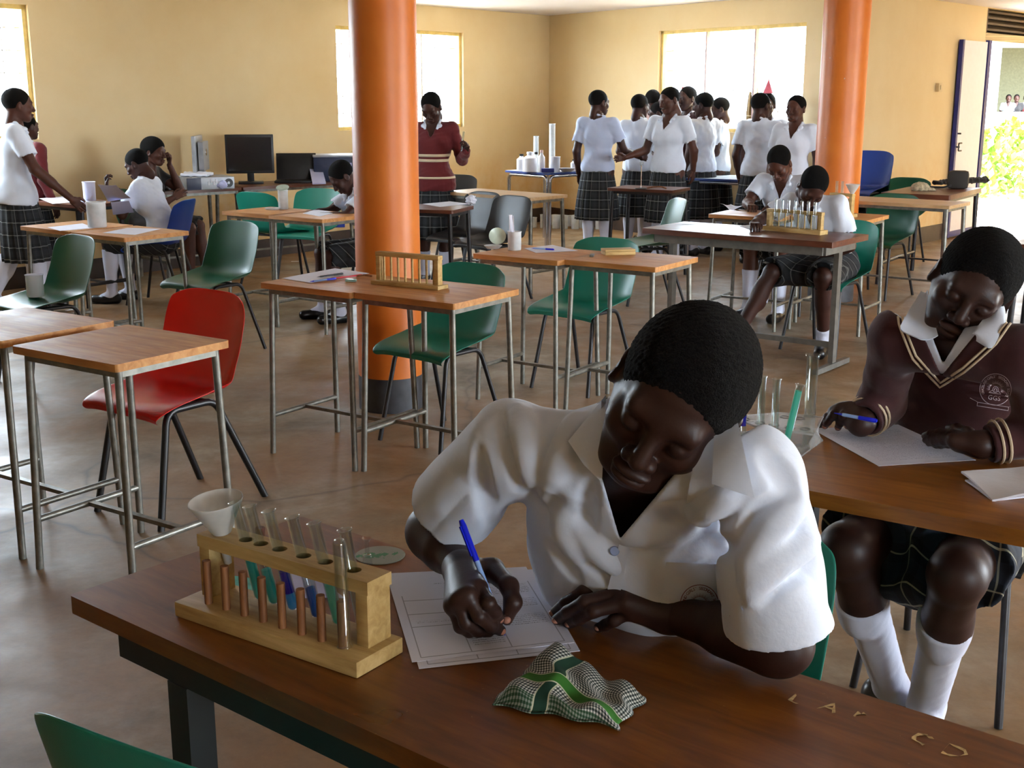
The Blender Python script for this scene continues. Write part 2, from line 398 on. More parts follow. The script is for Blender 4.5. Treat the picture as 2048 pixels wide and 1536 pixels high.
# pillars
def pillar(name, x, y, r):
    m = MB(); prof = []
    for i in range(24):
        z = .17 + (CEIL - .17) * i / 23; prof.append((r * (1 + .008 * math.sin(z * 5 + x)), z))
    o = m.lathe(prof, 40).build(name, M['orange'], None); o.location = (x, y, 0); o['kind'] = 'structure'
    b = MB().lathe([(r * 1.01, 0), (r * 1.012, .165), (r * .995, .172), (r * .9, .172)], 40).build('pillar_base', plain('dark_grey_pillar_base_paint', srgb(54, 54, 58), .6, var=.4, nscale=14), o)
    return o
pillar('pillar_1', -.605, 5.96, .158); pillar('pillar_2', 2.43, 9.26, .168)
# ---------------------------------------------------------------- outside
g = MB().box((10, 30, -.2), (160, 120, .1)).build('ground', plain('pale_dry_ground', srgb(196, 182, 160), .9, nscale=.6), None, False); g['kind'] = 'structure'
def leafy(name, c, rx, ry, rz_, n, ls, mat, parent=None):
    m = MB()
    for i in range(n):
        u = Vector(rng.normal(size=3)).normalized() * (.55 + .45 * rng.random() ** .4); p = Vector((u.x * rx, u.y * ry, abs(u.z) * rz_)) 
        d = (Vector(rng.normal(size=3)) + Vector((0, 0, .4))).normalized(); e = d.orthogonal().normalized(); w = d.cross(e); s = ls * (.6 + .8 * rng.random())
        m.add([p - e * s * .1, p + d * s * .5 + w * s * .28, p + d * s, p + d * s * .5 - w * s * .28], [(0, 1, 2, 3)])
    o = m.build(name, mat, parent, False); o.location = c; return o
M['leaf'] = plain('pale_leaf_green', srgb(120, 150, 50), .6, var=.35, nscale=4)  # leaf green, its tone varied at random
hc = PY(2010, 330, 21)
hd = leafy('hedge', (hc.x + .3, hc.y, -.15), 1.6, .8, 1.25, 2600, .16, M['leaf'])
tag(hd, 'sunlit pale green hedge growing outside the open door', 'hedge')
bc = PY(2040, 200, 36)
b = thing('building', 'white building with a wide shaded window opening seen through the door', 'building', (bc.x + 4, bc.y, -.15))
m = MB(); L = 14; q0, q1, zz0, zz1 = -4.7, 3.5, 1.2, 2.98
m.box((-L / 2 + (q0 + L / 2) / 2 - 0, 0, 2.6), (q0 + L / 2, .3, 5.2)); m.box(((q1 + L / 2) / 2, 0, 2.6), (L / 2 - q1, .3, 5.2))
m.box(((q0 + q1) / 2, 0, zz0 / 2), (q1 - q0, .3, zz0)); m.box(((q0 + q1) / 2, 0, (zz1 + 5.2) / 2), (q1 - q0, .3, 5.2 - zz1))
m.build('outer_wall', plain('white_building_wall', srgb(225, 225, 225), .8, var=.03), b, False)
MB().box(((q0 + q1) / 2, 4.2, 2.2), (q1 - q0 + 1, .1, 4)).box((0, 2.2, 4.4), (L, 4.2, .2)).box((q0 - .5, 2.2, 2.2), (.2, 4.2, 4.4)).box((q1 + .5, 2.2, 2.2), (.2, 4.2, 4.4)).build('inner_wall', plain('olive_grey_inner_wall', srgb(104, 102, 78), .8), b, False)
# ---------------------------------------------------------------- desks, tables, chairs
FA = R(-34)      # the desks stand in rows turned this way
def desk_proto(name, L, W, H, top, edge=None, th=.024, leg=None, r=.0125, splay=.018, flat=False, label='', cat='desk', inset=.035, corner=.012, lowz=.17):
    leg = leg or M['steel']
    t = thing(name, label, cat)
    m = MB().prism(rrect(L / 2, W / 2, corner, 3), H - th, H)
    tp = m.build('tabletop', [top], t, True, 30)
    a, b = L / 2 - inset, W / 2 - inset; zt = H - th
    m = MB()
    for y in (-b, b): m.box((0, y, zt - .012), (2 * a, .022, .024))
    for x in (-a, a): m.box((x, 0, zt - .012), (.022, 2 * b, .024))
    m.build('frame', leg, t, True)
    for sx in (-1, 1):
        for sy in (-1, 1):
            MB().tube([(sx * a, sy * b, zt - .004), (sx * (a + splay), sy * (b + splay), 0)], r, 12).build('leg', leg, t)
    k = (zt - lowz) / zt; ax, by = a + splay * k, b + splay * k
    m = MB()
    for sx in (-1, 1): m.tube([(sx * ax, -by, lowz), (sx * ax, by, lowz)], r * .9, 10)
    m.box((0, 0, lowz), (2 * ax, .022, .014)); m.build('stretcher', leg if not flat else M['dark_steel'], t)
    return t
desk0 = desk_proto('school_desk', .505, .45, .75, M['desk_top'])
used = set()
def place(proto, loc, rz, label, group=None, name=None):
    if proto.name in used: return dup(proto, loc, rz, label, group)
    used.add(proto.name); proto.location = loc; proto.rotation_euler = (0, 0, rz); proto['label'] = label
    if group: proto['group'] = group
    return proto
DG = 'plywood school desks with steel tube legs'
def desk_at(px, py, label, rz=FA, proto=None, corner=(1, -1), H=.75, L=.505, W=.45, group=DG):
    """stand a desk so that its front right corner is where the photo shows it"""
    c = P(px, py, H); off = RZ(rz) @ Vector((corner[0] * L / 2, corner[1] * W / 2, 0)); proto = proto or desk0
    return place(proto, (c.x - off.x, c.y - off.y, 0), rz, label, group)
DK = {}
DK['d1r'] = desk_at(231, 730, 'plywood desk in front of the red chair, nearest on the left')
DK['d1l'] = desk_at(0, 683, 'plywood desk cut off by the left photo edge, beside the red chair desk')
DK['d2r'] = desk_at(908, 608, 'plywood desk right of the orange pillar carrying the empty wooden rack')
DK['d2l'] = desk_at(700, 586, 'plywood desk left of the orange pillar with a sheet of paper and three pens')
DK['d3r'] = desk_at(1312, 535, 'plywood desk with a small wooden box on it, in the middle of the room')
DK['d3l'] = desk_at(1116, 522, 'plywood desk with a beaker of white paper strips on it')
DK['d4r'] = desk_at(248, 476, 'plywood desk with scattered papers, behind the dark green chair on the left', R(-37))
DK['d4l'] = desk_at(137, 463, 'plywood desk with a cloudy white beaker, beside the walking student', R(-37))
DK['d5r'] = desk_at(645, 439, 'plywood desk left of the pillar where a student bends over a paper', R(-36))
DK['d5l'] = desk_at(546, 431, 'plywood desk with a beaker and funnel, behind the green chair', R(-36))
DK['d10r'] = desk_at(1735, 441, 'plywood desk by the right pillar carrying the rack with the funnel')
DK['d10l'] = desk_at(1562, 436, 'plywood desk with a folded newspaper on its left end', R(-32))
desk_l = desk_proto('long_desk', 1.0, .45, .75, M['desk_light'], leg=M['steel'], r=.016, label='', cat='table')
DK['d7'] = desk_at(1062, 396, 'pale long table in front of the yellow wall, behind the black chair', R(-42), desk_l, L=1.0, group='long tables')
desk_m = desk_proto('brown_desk', .6, .4, .75, M['dark_top'], leg=M['dark_steel'], r=.016)
DK['d6'] = desk_at(905, 421, 'dark brown desk with a crumpled paper, right behind the left pillar', R(-20), desk_m, L=.6, W=.4, group='dark brown desks')
DK['d9'] = desk_at(1345, 381, 'dark brown desk with a small stand, in front of the standing group', R(-30), desk_m, L=.6, W=.4, group='dark brown desks')
DK['d14'] = desk_at(160, 411, 'dark brown desk with a stack of white cups, at the far left', R(-36), desk_m, L=.6, W=.4, group='dark brown desks')
desk_b = desk_proto('computer_table', 1.15, .55, .75, M['dark_top'], leg=M['steel'], r=.017)
c1 = P(490, 376, .75); dA = (K - A0).normalized(); aA = math.atan2(dA.y, dA.x)
desk_s = desk_proto('computer_table', .73, .55, .75, M['dark_top'], leg=M['steel'], r=.017)
DK['d15a'] = place(desk_s, (-2.763, 10.53, 0), R(42), 'brown table holding the side-turned monitor and the computer case', 'computer tables')
DK['d15b'] = place(desk_b, (-2.06, 11.18, 0), R(42), 'brown table holding the laptop and the printer, near the left pillar', 'computer tables')
DK['d12'] = desk_at(1900, 412, 'long pale table with a bright sheen, beside the open door', R(-38), desk_l, L=1.0, group='long tables')
# dark red-brown table by the door with the black bag
desk_d = desk_proto('dark_table', .55, 1.0, .75, M['dark_top'], leg=M['dark_steel'], r=.018, th=.04)
DK['d13'] = desk_at(1900, 391, 'dark red-brown table carrying the black bag, by the open door', R(-34), desk_d, L=.55, W=1.0, group=None)
desk_r = dup(desk_m, (3.02, 6.52, 0), R(-34), 'dark desk of which only a corner shows at the right edge, behind the sweater student', 'dark brown desks')
# chrome tables in the corner
M['blue_edge'] = plain('blue_table_edge', srgb(60, 80, 140), .3); M['laminate'] = plain('white_laminate', srgb(226, 232, 240), .25, var=.03)
def chrome_table(label, c, rz, L=.66, W=.62, H=.75):
    t = thing('chrome_table', label, 'table', c, rz, 'white tables with bent chrome legs')
    MB().prism(rrect(L / 2, W / 2, .02, 3), H - .022, H - .002).build('tabletop', M['blue_edge'], t)
    MB().prism(rrect(L / 2 - .008, W / 2 - .008, .02, 3), H - .003, H).build('laminate', M['laminate'], t)
    for sy in (-1, 1): MB().tube([(-L / 2 + .04, sy * (W / 2 - .025), 0), (-L / 2 + .04, sy * (W / 2 - .025), H - .04), (L / 2 - .04, sy * (W / 2 - .025), H - .04), (L / 2 - .04, sy * (W / 2 - .025), 0)], .016, 10, .06).build('leg_hoop', M['chrome'], t)
    for sx in (-1, 1): MB().tube([(sx * (L / 2 - .02), -W / 2 + .055, 0), (sx * (L / 2 - .02), -W / 2 + .055, H - .04), (sx * (L / 2 - .02), W / 2 - .055, H - .04), (sx * (L / 2 - .02), W / 2 - .055, 0)], .016, 10, .06).build('leg_hoop', M['chrome'], t)
    return t
c = P(1095, 346, .75); rz = R(-48); off = RZ(rz) @ Vector((.33, -.31, 0))
chrome_table('white chrome-legged table with bottles and cylinders, standing in the wall corner', (c.x - off.x, c.y - off.y, 0), rz)
c = P(1462, 357, .75); chrome_table('white chrome-legged table right of the standing group, by the teal chair', (c.x + .02, c.y + .22, 0), R(-30))

# k table: brown chipboard top on a square steel frame with footrest
def lab_table(label, L, W, H, top, th=.032, leg=M['dark_steel'], foot=True, sq=.03, over=.07, inset=.05, apron=.05, rail=0):
    t = thing('lab_table', label, 'table')
    m = MB().prism(rrect(L / 2, W / 2, .006, 2), H - th, H); tp = m.build('tabletop', top, t, True, 30)
    zt = H - th; a, b = L / 2 - over, W / 2 - inset
    m = MB()
    for y in (-b, b): m.box((0, y, zt - apron / 2), (2 * (a + rail), sq, apron))
    for x in (-a, a): m.box((x, 0, zt - apron / 2), (sq, 2 * b, apron))
    m.build('frame', leg, t, False)
    for sx in (-1, 1):
        if foot:
            MB().box((sx * a, 0, (zt - apron) / 2 + .02), (sq, sq * 1.6, zt - apron - .04)).build('leg', leg, t, False)
            MB().box((sx * a, 0, .02), (sq, W - .06, .03)).build('foot', leg, t, False)
        else:
            for sy in (-1, 1): MB().box((sx * a, sy * b, (zt - apron) / 2), (sq * 1.1, sq * 1.1, zt - apron)).build('leg', leg, t, False)
    MB().box((0, 0, .14), (2 * a, .025, .03)).build('footrest', leg, t, False)
    return t
c = P(1665, 485, .75); L, W = 1.2, .5; rz = R(-38); off = RZ(rz) @ Vector((L / 2, -W / 2, 0))
kt = lab_table('long brown table with the rack of upside-down tubes, where a student writes', L, W, .75, M['dark_top'], leg=plain('grey_square_steel', srgb(112, 110, 104), .5, .3, var=.2))
kt.location = (c.x - off.x, c.y - off.y, 0); kt.rotation_euler = (0, 0, rz)
KT = kt
TA = R(-39.2)
# foreground table
c = P(138, 1190, .8); L1, W1 = 1.30, .45; off = RZ(TA) @ Vector((-L1 / 2, -W1 / 2, 0))
t1 = lab_table('varnished brown table in the foreground where the nearest student writes', L1, W1, .8, M['mahogany'], th=.028, leg=plain('dark_grey_square_steel', srgb(40, 42, 42), .5, .2), foot=False, sq=.04, over=.23, inset=.04, rail=.14)
t1.location = (c.x - off.x, c.y - off.y, 0); t1.rotation_euler = (0, 0, TA); T1 = t1
m = MB().box((-.36, .095, .8), (.55, .0016, .0012)); m.build('plank_joint', plain('dark_joint_line', srgb(40, 20, 10), .8), t1, False)
# second table
c = P(1590, 976, .8); L2, W2 = 1.3, .47; rz2 = R(-34.5); dirx = RZ(rz2) @ Vector((1, 0, 0)); diry = RZ(rz2) @ Vector((0, 1, 0))
p = c - dirx * .22 + dirx * L2 / 2 + diry * W2 / 2
t2 = lab_table('varnished orange-brown table on the right where the student in the sweater sits', L2, W2, .8, M['mahogany2'], th=.03, leg=M['dark_steel'], foot=False, over=.14, inset=.17)
t2.location = (p.x, p.y, 0); t2.rotation_euler = (0, 0, rz2); T2 = t2

# chairs: one moulded plastic shell on four bent tube legs
def chair_proto(name, style=0, top=.775, wide=.44):
    t = thing(name, '', 'chair')
    # centre profile from front lip, along the seat, up the back (y forward, z up)
    prof = [(.205, .405), (.215, .425), (.19, .442), (.12, .446), (.02, .438), (-.08, .434), (-.135, .44), (-.172, .468), (-.19, .52), (-.205, .60), (-.222, .67), (-.238, .73), (-.246, top - .014), (-.25, top)]
    n = 15; nv = len(prof); vs = []
    Ptop = lambda i, u: None
    for side in (0, 1):
        for i, (y, z) in enumerate(prof):
            f = i / (nv - 1); yb, zb = prof[min(i + 1, nv - 1)]; ya, za = prof[max(i - 1, 0)]
            tv = Vector((0, yb - ya, zb - za)).normalized(); nr = Vector((0, -tv.z, tv.y))
            if nr.z < 0 and i < 7: nr = -nr
            if i >= 7 and nr.y < 0: nr = -nr
            half = wide / 2 * (1.0 if i > 1 else .93)
            if z > top - .12: half *= 1 - .12 * ((z - (top - .12)) / .12) ** 3
            lip = (.030 if 3 <= i <= 6 else .014) if i < 7 else .035
            if 5 <= i <= 8: lip = .055
            for k in range(n):
                u = -1 + 2 * k / (n - 1); q = Vector((u * half, y, z)) + nr * (lip * abs(u) ** 3.2)
                if i < 4: q.z -= .02 * abs(u) ** 4
                if i >= 11: q.z -= (.042 * abs(u) ** 4) * (i - 10) / 3
                q -= nr * (.006 if side else 0); vs.append(q)
    idx = lambda s, i, k: s * nv * n + i * n + k
    fs = []
    for i in range(nv - 1):
        for k in range(n - 1):
            fs.append((idx(0, i, k), idx(0, i, k + 1), idx(0, i + 1, k + 1), idx(0, i + 1, k)))
            fs.append((idx(1, i, k + 1), idx(1, i, k), idx(1, i + 1, k), idx(1, i + 1, k + 1)))
        for k in (0, n - 1): fs.append((idx(0, i, k), idx(0, i + 1, k), idx(1, i + 1, k), idx(1, i, k)))
    for k in range(n - 1):
        for i in (0, nv - 1): fs.append((idx(0, i, k), idx(1, i, k), idx(1, i, k + 1), idx(0, i, k + 1)))
    o = MB().add(vs, fs).build('shell_seat', M['teal'], t, True, 60)
    sd = o.modifiers.new('round', 'SUBSURF'); sd.levels = 1; sd.render_levels = 2
    r = .0105 if not style else .0135; lg = M['dark_steel'] if not style else M['black_plastic']
    for sx in (-1, 1):
        x = sx * .15
        MB().tube([(x, .0, .418), (x, .12, .418), (sx * .185, .205, 0)], r, 10, .05).build('leg', lg, t)
        MB().tube([(x, .0, .418), (x, -.10, .418), (sx * .19, -.235 if not style else -.29, 0)], r, 10, .05).build('leg', lg, t)
    MB().tube([(-.15, .08, .414), (.15, .08, .414)], r * .9, 8).tube([(-.15, -.07, .414), (.15, -.07, .414)], r * .9, 8).build('seat_frame', lg, t)
    return t
chair0 = chair_proto('plastic_chair'); chair1 = chair_proto('plastic_chair', 1, .80, .45)
def chair_at(loc, face, label, mat, proto=None):
    """face: compass of the front in degrees, 0 = +x, 90 = away from the camera"""
    proto = proto or chair0
    o = place(proto, (loc[0], loc[1], 0), R(face - 90), label, 'moulded plastic chairs'); recolour(o, 'shell_seat', M[mat]); return o
def back_at(px, py, face, z=.8, back=.245):
    """chair centre from the middle of its backrest top edge"""
    q = P(px, py, z); f = Vector((math.cos(R(face)), math.sin(R(face)), 0)); return (q + f * back)[:2]
F0 = 238
chair_at((-1.285, 4.42), 234, 'bright red chair tucked in at the nearest left desk', 'red', chair1)
chair_at((-1.81, 7.31), 235, 'dark green chair standing free behind the red chair', 'green')
chair_at((-2.53, 6.54), 228, 'dark green chair at the left photo edge with a white cup on its seat', 'green')
chair_at((-.325, 5.38), 231, 'teal chair with scribbles on its backrest, right of the left pillar', 'teal')
chair_at((.375, 6.40), 231, 'teal chair behind the desk with the small wooden box', 'teal')
chair_at((1.02, 9.15), 190, 'green chair seen from its side, left end of the long brown table', 'green')
chair_at((-.15, 9.27), 224, 'glossy black chair behind the beaker with paper strips', 'black_plastic')
chair_at(back_at(505, 377, 60, .8), 60, 'teal chair under the computer table, below the black monitor', 'teal')
chair_at(back_at(640, 370, 250, .8), 250, 'teal chair with the blue tissue box on its seat, left of the pillar', 'teal')
chair_at(back_at(1478, 300, 235, .8), 200, 'teal chair right of the standing group, by the window', 'teal')
for k_, (mt_, lb_) in enumerate((('teal', 'lowest teal chair of the stack under the blue chair, right of the right pillar'), ('black_plastic', 'black chair in the stack, right under its green neighbour'), ('green', 'green chair in the stack, directly below the blue chair'), ('blue', 'blue chair on top of the stack by the right pillar, white papers on its seat'))):
    o_ = chair_at((3.03 + .012 * k_, 10.9 + .014 * k_), 228, lb_, mt_); o_.location.z = .088 * k_
chair_at(back_at(1820, 349, 235, .8), 235, 'dark green chair behind the dark table near the door', 'green')
chair_at((2.83, 9.44), 226, 'green chair half hidden behind the long pale table, right of the right pillar', 'green')
chair_at((1.92, 7.40), 228, 'teal chair on which the student at the long brown table sits', 'teal')
q_ = P(16, 1392, .775); fx_, fy_ = math.cos(R(60)), math.sin(R(60))
chair_at((q_.x + fy_ * .21 + .245 * fx_, q_.y - fx_ * .21 + .245 * fy_), 60, 'dark teal chair back in the bottom left corner of the photo', 'teal')
chair_at((-2.63, 9.14), 172, 'blue chair under the seated student who holds a lavender sheet', 'blue')
chair_at((-2.97, 10.03), 352, 'green chair under the seated woman in dark clothes', 'green')
chair_at((-.93, 8.52), 205, 'dark chair of the student writing beside the left pillar', 'black_plastic')
chair_at((1.98, 8.77), 236, 'teal chair of the student writing left of the right pillar', 'teal')
chair_at((-.62, 11.75), 240, 'dark grey chair behind the student in the maroon sweater', 'black_plastic')
chair_at((-.38, 9.65), 225, 'black chair half hidden behind the dark brown desk by the pillar', 'black_plastic')
# ---------------------------------------------------------------- organic shapes: blended distance fields turned into one mesh
V3 = lambda *a: np.array(a, dtype=np.float64)
def nrm(v): v = np.asarray(v, float); return v / max(1e-9, np.linalg.norm(v))
class Field:
    def __init__(s): s.p = []
    def cap(s, a, b, r1, r2=None, k=.012, op='u', ax=None, fl=1.0):
        s.p.append(('cap', np.asarray(a, float), np.asarray(b, float), r1, r1 if r2 is None else r2, k, op, None if ax is None else nrm(ax), fl)); return s
    def chain(s, pts, rs, k=.012, op='u', ax=None, fl=1.0):
        for i in range(len(pts) - 1): s.cap(pts[i], pts[i + 1], rs[i], rs[i + 1], k, op, ax, fl)
        return s
    def ell(s, c, r, rot=None, k=.012, op='u'):
        s.p.append(('ell', np.asarray(c, float), np.asarray(r, float), None if rot is None else np.asarray(rot, float), k, op)); return s
    def box(s, c, h, rot=None, rad=.005, k=.01, op='u'):
        s.p.append(('box', np.asarray(c, float), np.asarray(h, float), None if rot is None else np.asarray(rot, float), rad, k, op)); return s
    def planes(s, pl, k=.003, op='s', ball=None):
        """convex region bounded by planes (point, outward normal), within a ball (centre, radius)"""
        s.p.append(('pl', [(np.asarray(a, float), nrm(n)) for a, n in pl], k, op, ball)); return s
    def shell(s, t): s.p.append(('shell', t)); return s
    def wob(s, amp, freq, seed=0): s.p.append(('wob', amp, freq, seed)); return s
    def fold(s, fn): s.p.append(('fold', fn)); return s
    def mesh(s, res, lo=None, hi=None):
        if lo is None:
            L = []; H = []
            for q in s.p:
                if q[0] == 'cap' and q[6] == 'u': r = max(q[3], q[4]); L += [q[1] - r, q[2] - r]; H += [q[1] + r, q[2] + r]
                elif q[0] in ('ell', 'box') and q[-1] == 'u': r = q[2].max() * (1.75 if q[0] == 'box' else 1); L.append(q[1] - r); H.append(q[1] + r)
            lo = np.min(L, 0) - .02; hi = np.max(H, 0) + .02
        n = np.ceil((hi - lo) / res).astype(int) + 1
        ax = [lo[i] + np.arange(n[i]) * res for i in range(3)]
        D = np.full(n, 9.0, np.float32)
        def sub(a, b, m):
            i0 = np.maximum(0, np.floor((np.minimum(a, b) - m - lo) / res).astype(int)); i1 = np.minimum(n, np.ceil((np.maximum(a, b) + m - lo) / res).astype(int) + 1)
            return i0, i1
        def grid(i0, i1):
            return [ax[0][i0[0]:i1[0]].astype(np.float32)[:, None, None], ax[1][i0[1]:i1[1]].astype(np.float32)[None, :, None], ax[2][i0[2]:i1[2]].astype(np.float32)[None, None, :]]
        def apply(i0, i1, d, k, op):
            sl = tuple(slice(i0[j], i1[j]) for j in range(3)); A = D[sl]
            if op == 'u':
                h = np.clip(.5 + .5 * (A - d) / k, 0, 1); D[sl] = A * (1 - h) + d * h - k * h * (1 - h)
            else:
                d = -d; h = np.clip(.5 - .5 * (A - d) / k, 0, 1); D[sl] = A * (1 - h) + d * h + k * h * (1 - h)
        for q in s.p:
            if q[0] == 'cap':
                _, a, b, r1, r2, k, op, fx, fl = q; r = max(r1, r2); i0, i1 = sub(a, b, r + k * 1.2 + 3 * res)
                if (i1 <= i0).any(): continue
                X, Y, Z = grid(i0, i1); px, py, pz = X - a[0], Y - a[1], Z - a[2]; ab = b - a
                if fx is not None:
                    t = px * fx[0] + py * fx[1] + pz * fx[2]; t2 = t * (1 / fl - 1)
                    px, py, pz = px + t2 * fx[0], py + t2 * fx[1], pz + t2 * fx[2]
                    ta = ab @ fx; ab = ab + fx * ta * (1 / fl - 1)
                h = np.clip((px * ab[0] + py * ab[1] + pz * ab[2]) / max(1e-9, ab @ ab), 0, 1)
                d = np.sqrt((px - ab[0] * h) ** 2 + (py - ab[1] * h) ** 2 + (pz - ab[2] * h) ** 2) - (r1 + (r2 - r1) * h)
                apply(i0, i1, d, k, op)
            elif q[0] == 'ell':
                _, c, rr, rot, k, op = q; R_ = rr.max(); i0, i1 = sub(c, c, R_ + k * 1.2 + 3 * res)
                if (i1 <= i0).any(): continue
                X, Y, Z = grid(i0, i1); px, py, pz = X - c[0], Y - c[1], Z - c[2]
                if rot is not None: px, py, pz = [rot[0, j] * px + rot[1, j] * py + rot[2, j] * pz for j in range(3)]
                k0 = np.sqrt((px / rr[0]) ** 2 + (py / rr[1]) ** 2 + (pz / rr[2]) ** 2); k1 = np.sqrt((px / rr[0] ** 2) ** 2 + (py / rr[1] ** 2) ** 2 + (pz / rr[2] ** 2) ** 2)
                apply(i0, i1, k0 * (k0 - 1) / np.maximum(k1, 1e-6), k, op)
            elif q[0] == 'box':
                _, c, hh, rot, rad, k, op = q; R_ = np.linalg.norm(hh); i0, i1 = sub(c, c, R_ + k + 3 * res)
                if (i1 <= i0).any(): continue
                X, Y, Z = grid(i0, i1); px, py, pz = X - c[0], Y - c[1], Z - c[2]
                if rot is not None: px, py, pz = [rot[0, j] * px + rot[1, j] * py + rot[2, j] * pz for j in range(3)]
                qx, qy, qz = np.abs(px) - hh[0] + rad, np.abs(py) - hh[1] + rad, np.abs(pz) - hh[2] + rad
                d = np.sqrt(np.maximum(qx, 0) ** 2 + np.maximum(qy, 0) ** 2 + np.maximum(qz, 0) ** 2) + np.minimum(np.maximum(qx, np.maximum(qy, qz)), 0) - rad
                apply(i0, i1, d, k, op)
            elif q[0] == 'pl':
                _, pl, k, op, ball = q
                i0, i1 = (np.zeros(3, int), n) if ball is None else sub(ball[0], ball[0], ball[1] + 2 * res)
                if (i1 <= i0).any(): continue
                X, Y, Z = grid(i0, i1); d = None
                for a, m in pl:
                    e = (X - a[0]) * m[0] + (Y - a[1]) * m[1] + (Z - a[2]) * m[2]; d = e if d is None else np.maximum(d, e)
                d = np.broadcast_to(d, tuple(i1 - i0)).astype(np.float32)
                if ball is not None:
                    e = np.sqrt((X - ball[0][0]) ** 2 + (Y - ball[0][1]) ** 2 + (Z - ball[0][2]) ** 2) - ball[1]; d = np.maximum(d, e)
                apply(i0, i1, d, k, op)
            elif q[0] == 'shell': D = np.maximum(D, -(D + q[1])).astype(np.float32)
            elif q[0] == 'fold':
                X, Y, Z = grid(np.zeros(3, int), n); D = (D + q[1](X, Y, Z)).astype(np.float32)
            elif q[0] == 'wob':
                _, amp, fr, sd = q; X, Y, Z = grid(np.zeros(3, int), n); rr = np.random.default_rng(sd); w = 0
                for j in range(5):
                    f = rr.normal(size=3) * fr * (1 + .35 * j); ph = rr.random() * 6.28; w = w + np.sin(f[0] * X + f[1] * Y + f[2] * Z + ph + 1.1 * np.sin(f[1] * X * .7 - f[0] * Z * .6 + f[2] * Y * .5 + 2 * ph)) / (1 + .5 * j)
                D = (D + amp * w / 2.2).astype(np.float32)
        return surface_nets(D, lo, res)
def surface_nets(D, lo, res):
    S = D < 0; nx, ny, nz = D.shape
    cnt = np.zeros((nx - 1, ny - 1, nz - 1), np.int8)
    for i in (0, 1):
        for j in (0, 1):
            for k in (0, 1): cnt += S[i:nx - 1 + i, j:ny - 1 + j, k:nz - 1 + k]
    act = (cnt > 0) & (cnt < 8); ci = np.argwhere(act)
    idx = np.full(act.shape, -1, np.int64); idx[act] = np.arange(len(ci))
    co = np.array([(i, j, k) for i in (0, 1) for j in (0, 1) for k in (0, 1)])
    dv = np.stack([D[ci[:, 0] + c[0], ci[:, 1] + c[1], ci[:, 2] + c[2]] for c in co], 1)
    acc = np.zeros((len(ci), 3)); num = np.zeros(len(ci))
    for a in range(8):
        for b in range(a + 1, 8):
            if np.abs(co[a] - co[b]).sum() != 1: continue
            da, db = dv[:, a], dv[:, b]; m = (da < 0) != (db < 0)
            t = np.where(m, da / np.where(m, da - db, 1), 0)
            acc += np.where(m[:, None], co[a] + t[:, None] * (co[b] - co[a]), 0); num += m
    vs = (ci + acc / num[:, None]) * res + lo
    F = []
    for ax in range(3):
        u, v = (ax + 1) % 3, (ax + 2) % 3
        sl0 = [slice(None)] * 3; sl1 = [slice(None)] * 3; sl0[ax] = slice(0, -1); sl1[ax] = slice(1, None)
        A, B = S[tuple(sl0)], S[tuple(sl1)]; e = np.argwhere(A != B)
        ok = (e[:, u] > 0) & (e[:, v] > 0) & (e[:, u] < D.shape[u] - 1) & (e[:, v] < D.shape[v] - 1); e = e[ok]
        if not len(e): continue
        ins = A[e[:, 0], e[:, 1], e[:, 2]]
        def g(du, dv_):
            c = e.copy(); c[:, u] += du; c[:, v] += dv_; return idx[c[:, 0], c[:, 1], c[:, 2]]
        Q = np.stack([g(-1, -1), g(0, -1), g(0, 0), g(-1, 0)], 1); Q[~ins] = Q[~ins][:, ::-1]; F.append(Q)
    return vs, np.concatenate(F)
def mesh_obj(name, parts, mat, parent=None, uvfn=None, smooth_it=0):
    """parts: list of (verts, quads) joined into one mesh"""
    vs = []; fs = []; b = 0
    for v, f in parts: vs.append(v); fs.append(f + b); b += len(v)
    vs = np.concatenate(vs); fs = np.concatenate(fs)
    me = bpy.data.meshes.new(name)
    me.vertices.add(len(vs)); me.vertices.foreach_set('co', vs.astype(np.float32).ravel())
    me.loops.add(len(fs) * 4); me.loops.foreach_set('vertex_index', fs.astype(np.int32).ravel())
    me.polygons.add(len(fs)); me.polygons.foreach_set('loop_start', np.arange(0, len(fs) * 4, 4, dtype=np.int32)); me.polygons.foreach_set('loop_total', np.full(len(fs), 4, np.int32))
    me.update(calc_edges=True)
    if uvfn is not None:
        uv = uvfn(vs); l = me.uv_layers.new(name='UVMap'); l.data.foreach_set('uv', uv[fs.ravel()].astype(np.float32).ravel())
    me.validate(); me.shade_smooth()
    o = link(name, me, parent, mat)
    if smooth_it:
        m = o.modifiers.new('smooth', 'SMOOTH'); m.factor = .5; m.iterations = smooth_it
    return o
def xf(part, Mx):
    v, f = part; A = np.array(Mx); return v @ A[:3, :3].T + A[:3, 3], f

# ---------------------------------------------------------------- people
def skin_mat(name, c, sheen=.5):
    t = NT(name); co = t.coord('Object'); n = t.noise(co, 9, 4); v = Vector(c[:3])
    t.set(Base_Color=t.ramp(n, [(.3, tuple(v * .85) + (1,)), (.7, tuple(v * 1.15) + (1,))]), Roughness=sheen)
    t.b.inputs['Specular IOR Level'].default_value = .34
    t.bump(t.noise(co, 260, 3), .12, .002); return t.m
M['skin'] = skin_mat('dark_brown_skin', srgb(62, 35, 27)); M['skin2'] = skin_mat('brown_skin', srgb(80, 46, 34)); M['palm'] = skin_mat('fingernail', srgb(168, 116, 96), .3)
def hair_mat():
    t = NT('short_black_curly_hair'); co = t.coord('Object'); n = t.noise(co, 420, 3, .7); n2 = t.noise(co, 60, 3)
    t.set(Base_Color=t.ramp(n, [(.35, (.0025, .002, .002, 1)), (.7, (.012, .010, .009, 1))]), Roughness=.9); t.b.inputs['Specular IOR Level'].default_value = .15; t.bump(n, 1.0, .012); return t.m
M['hair'] = hair_mat()
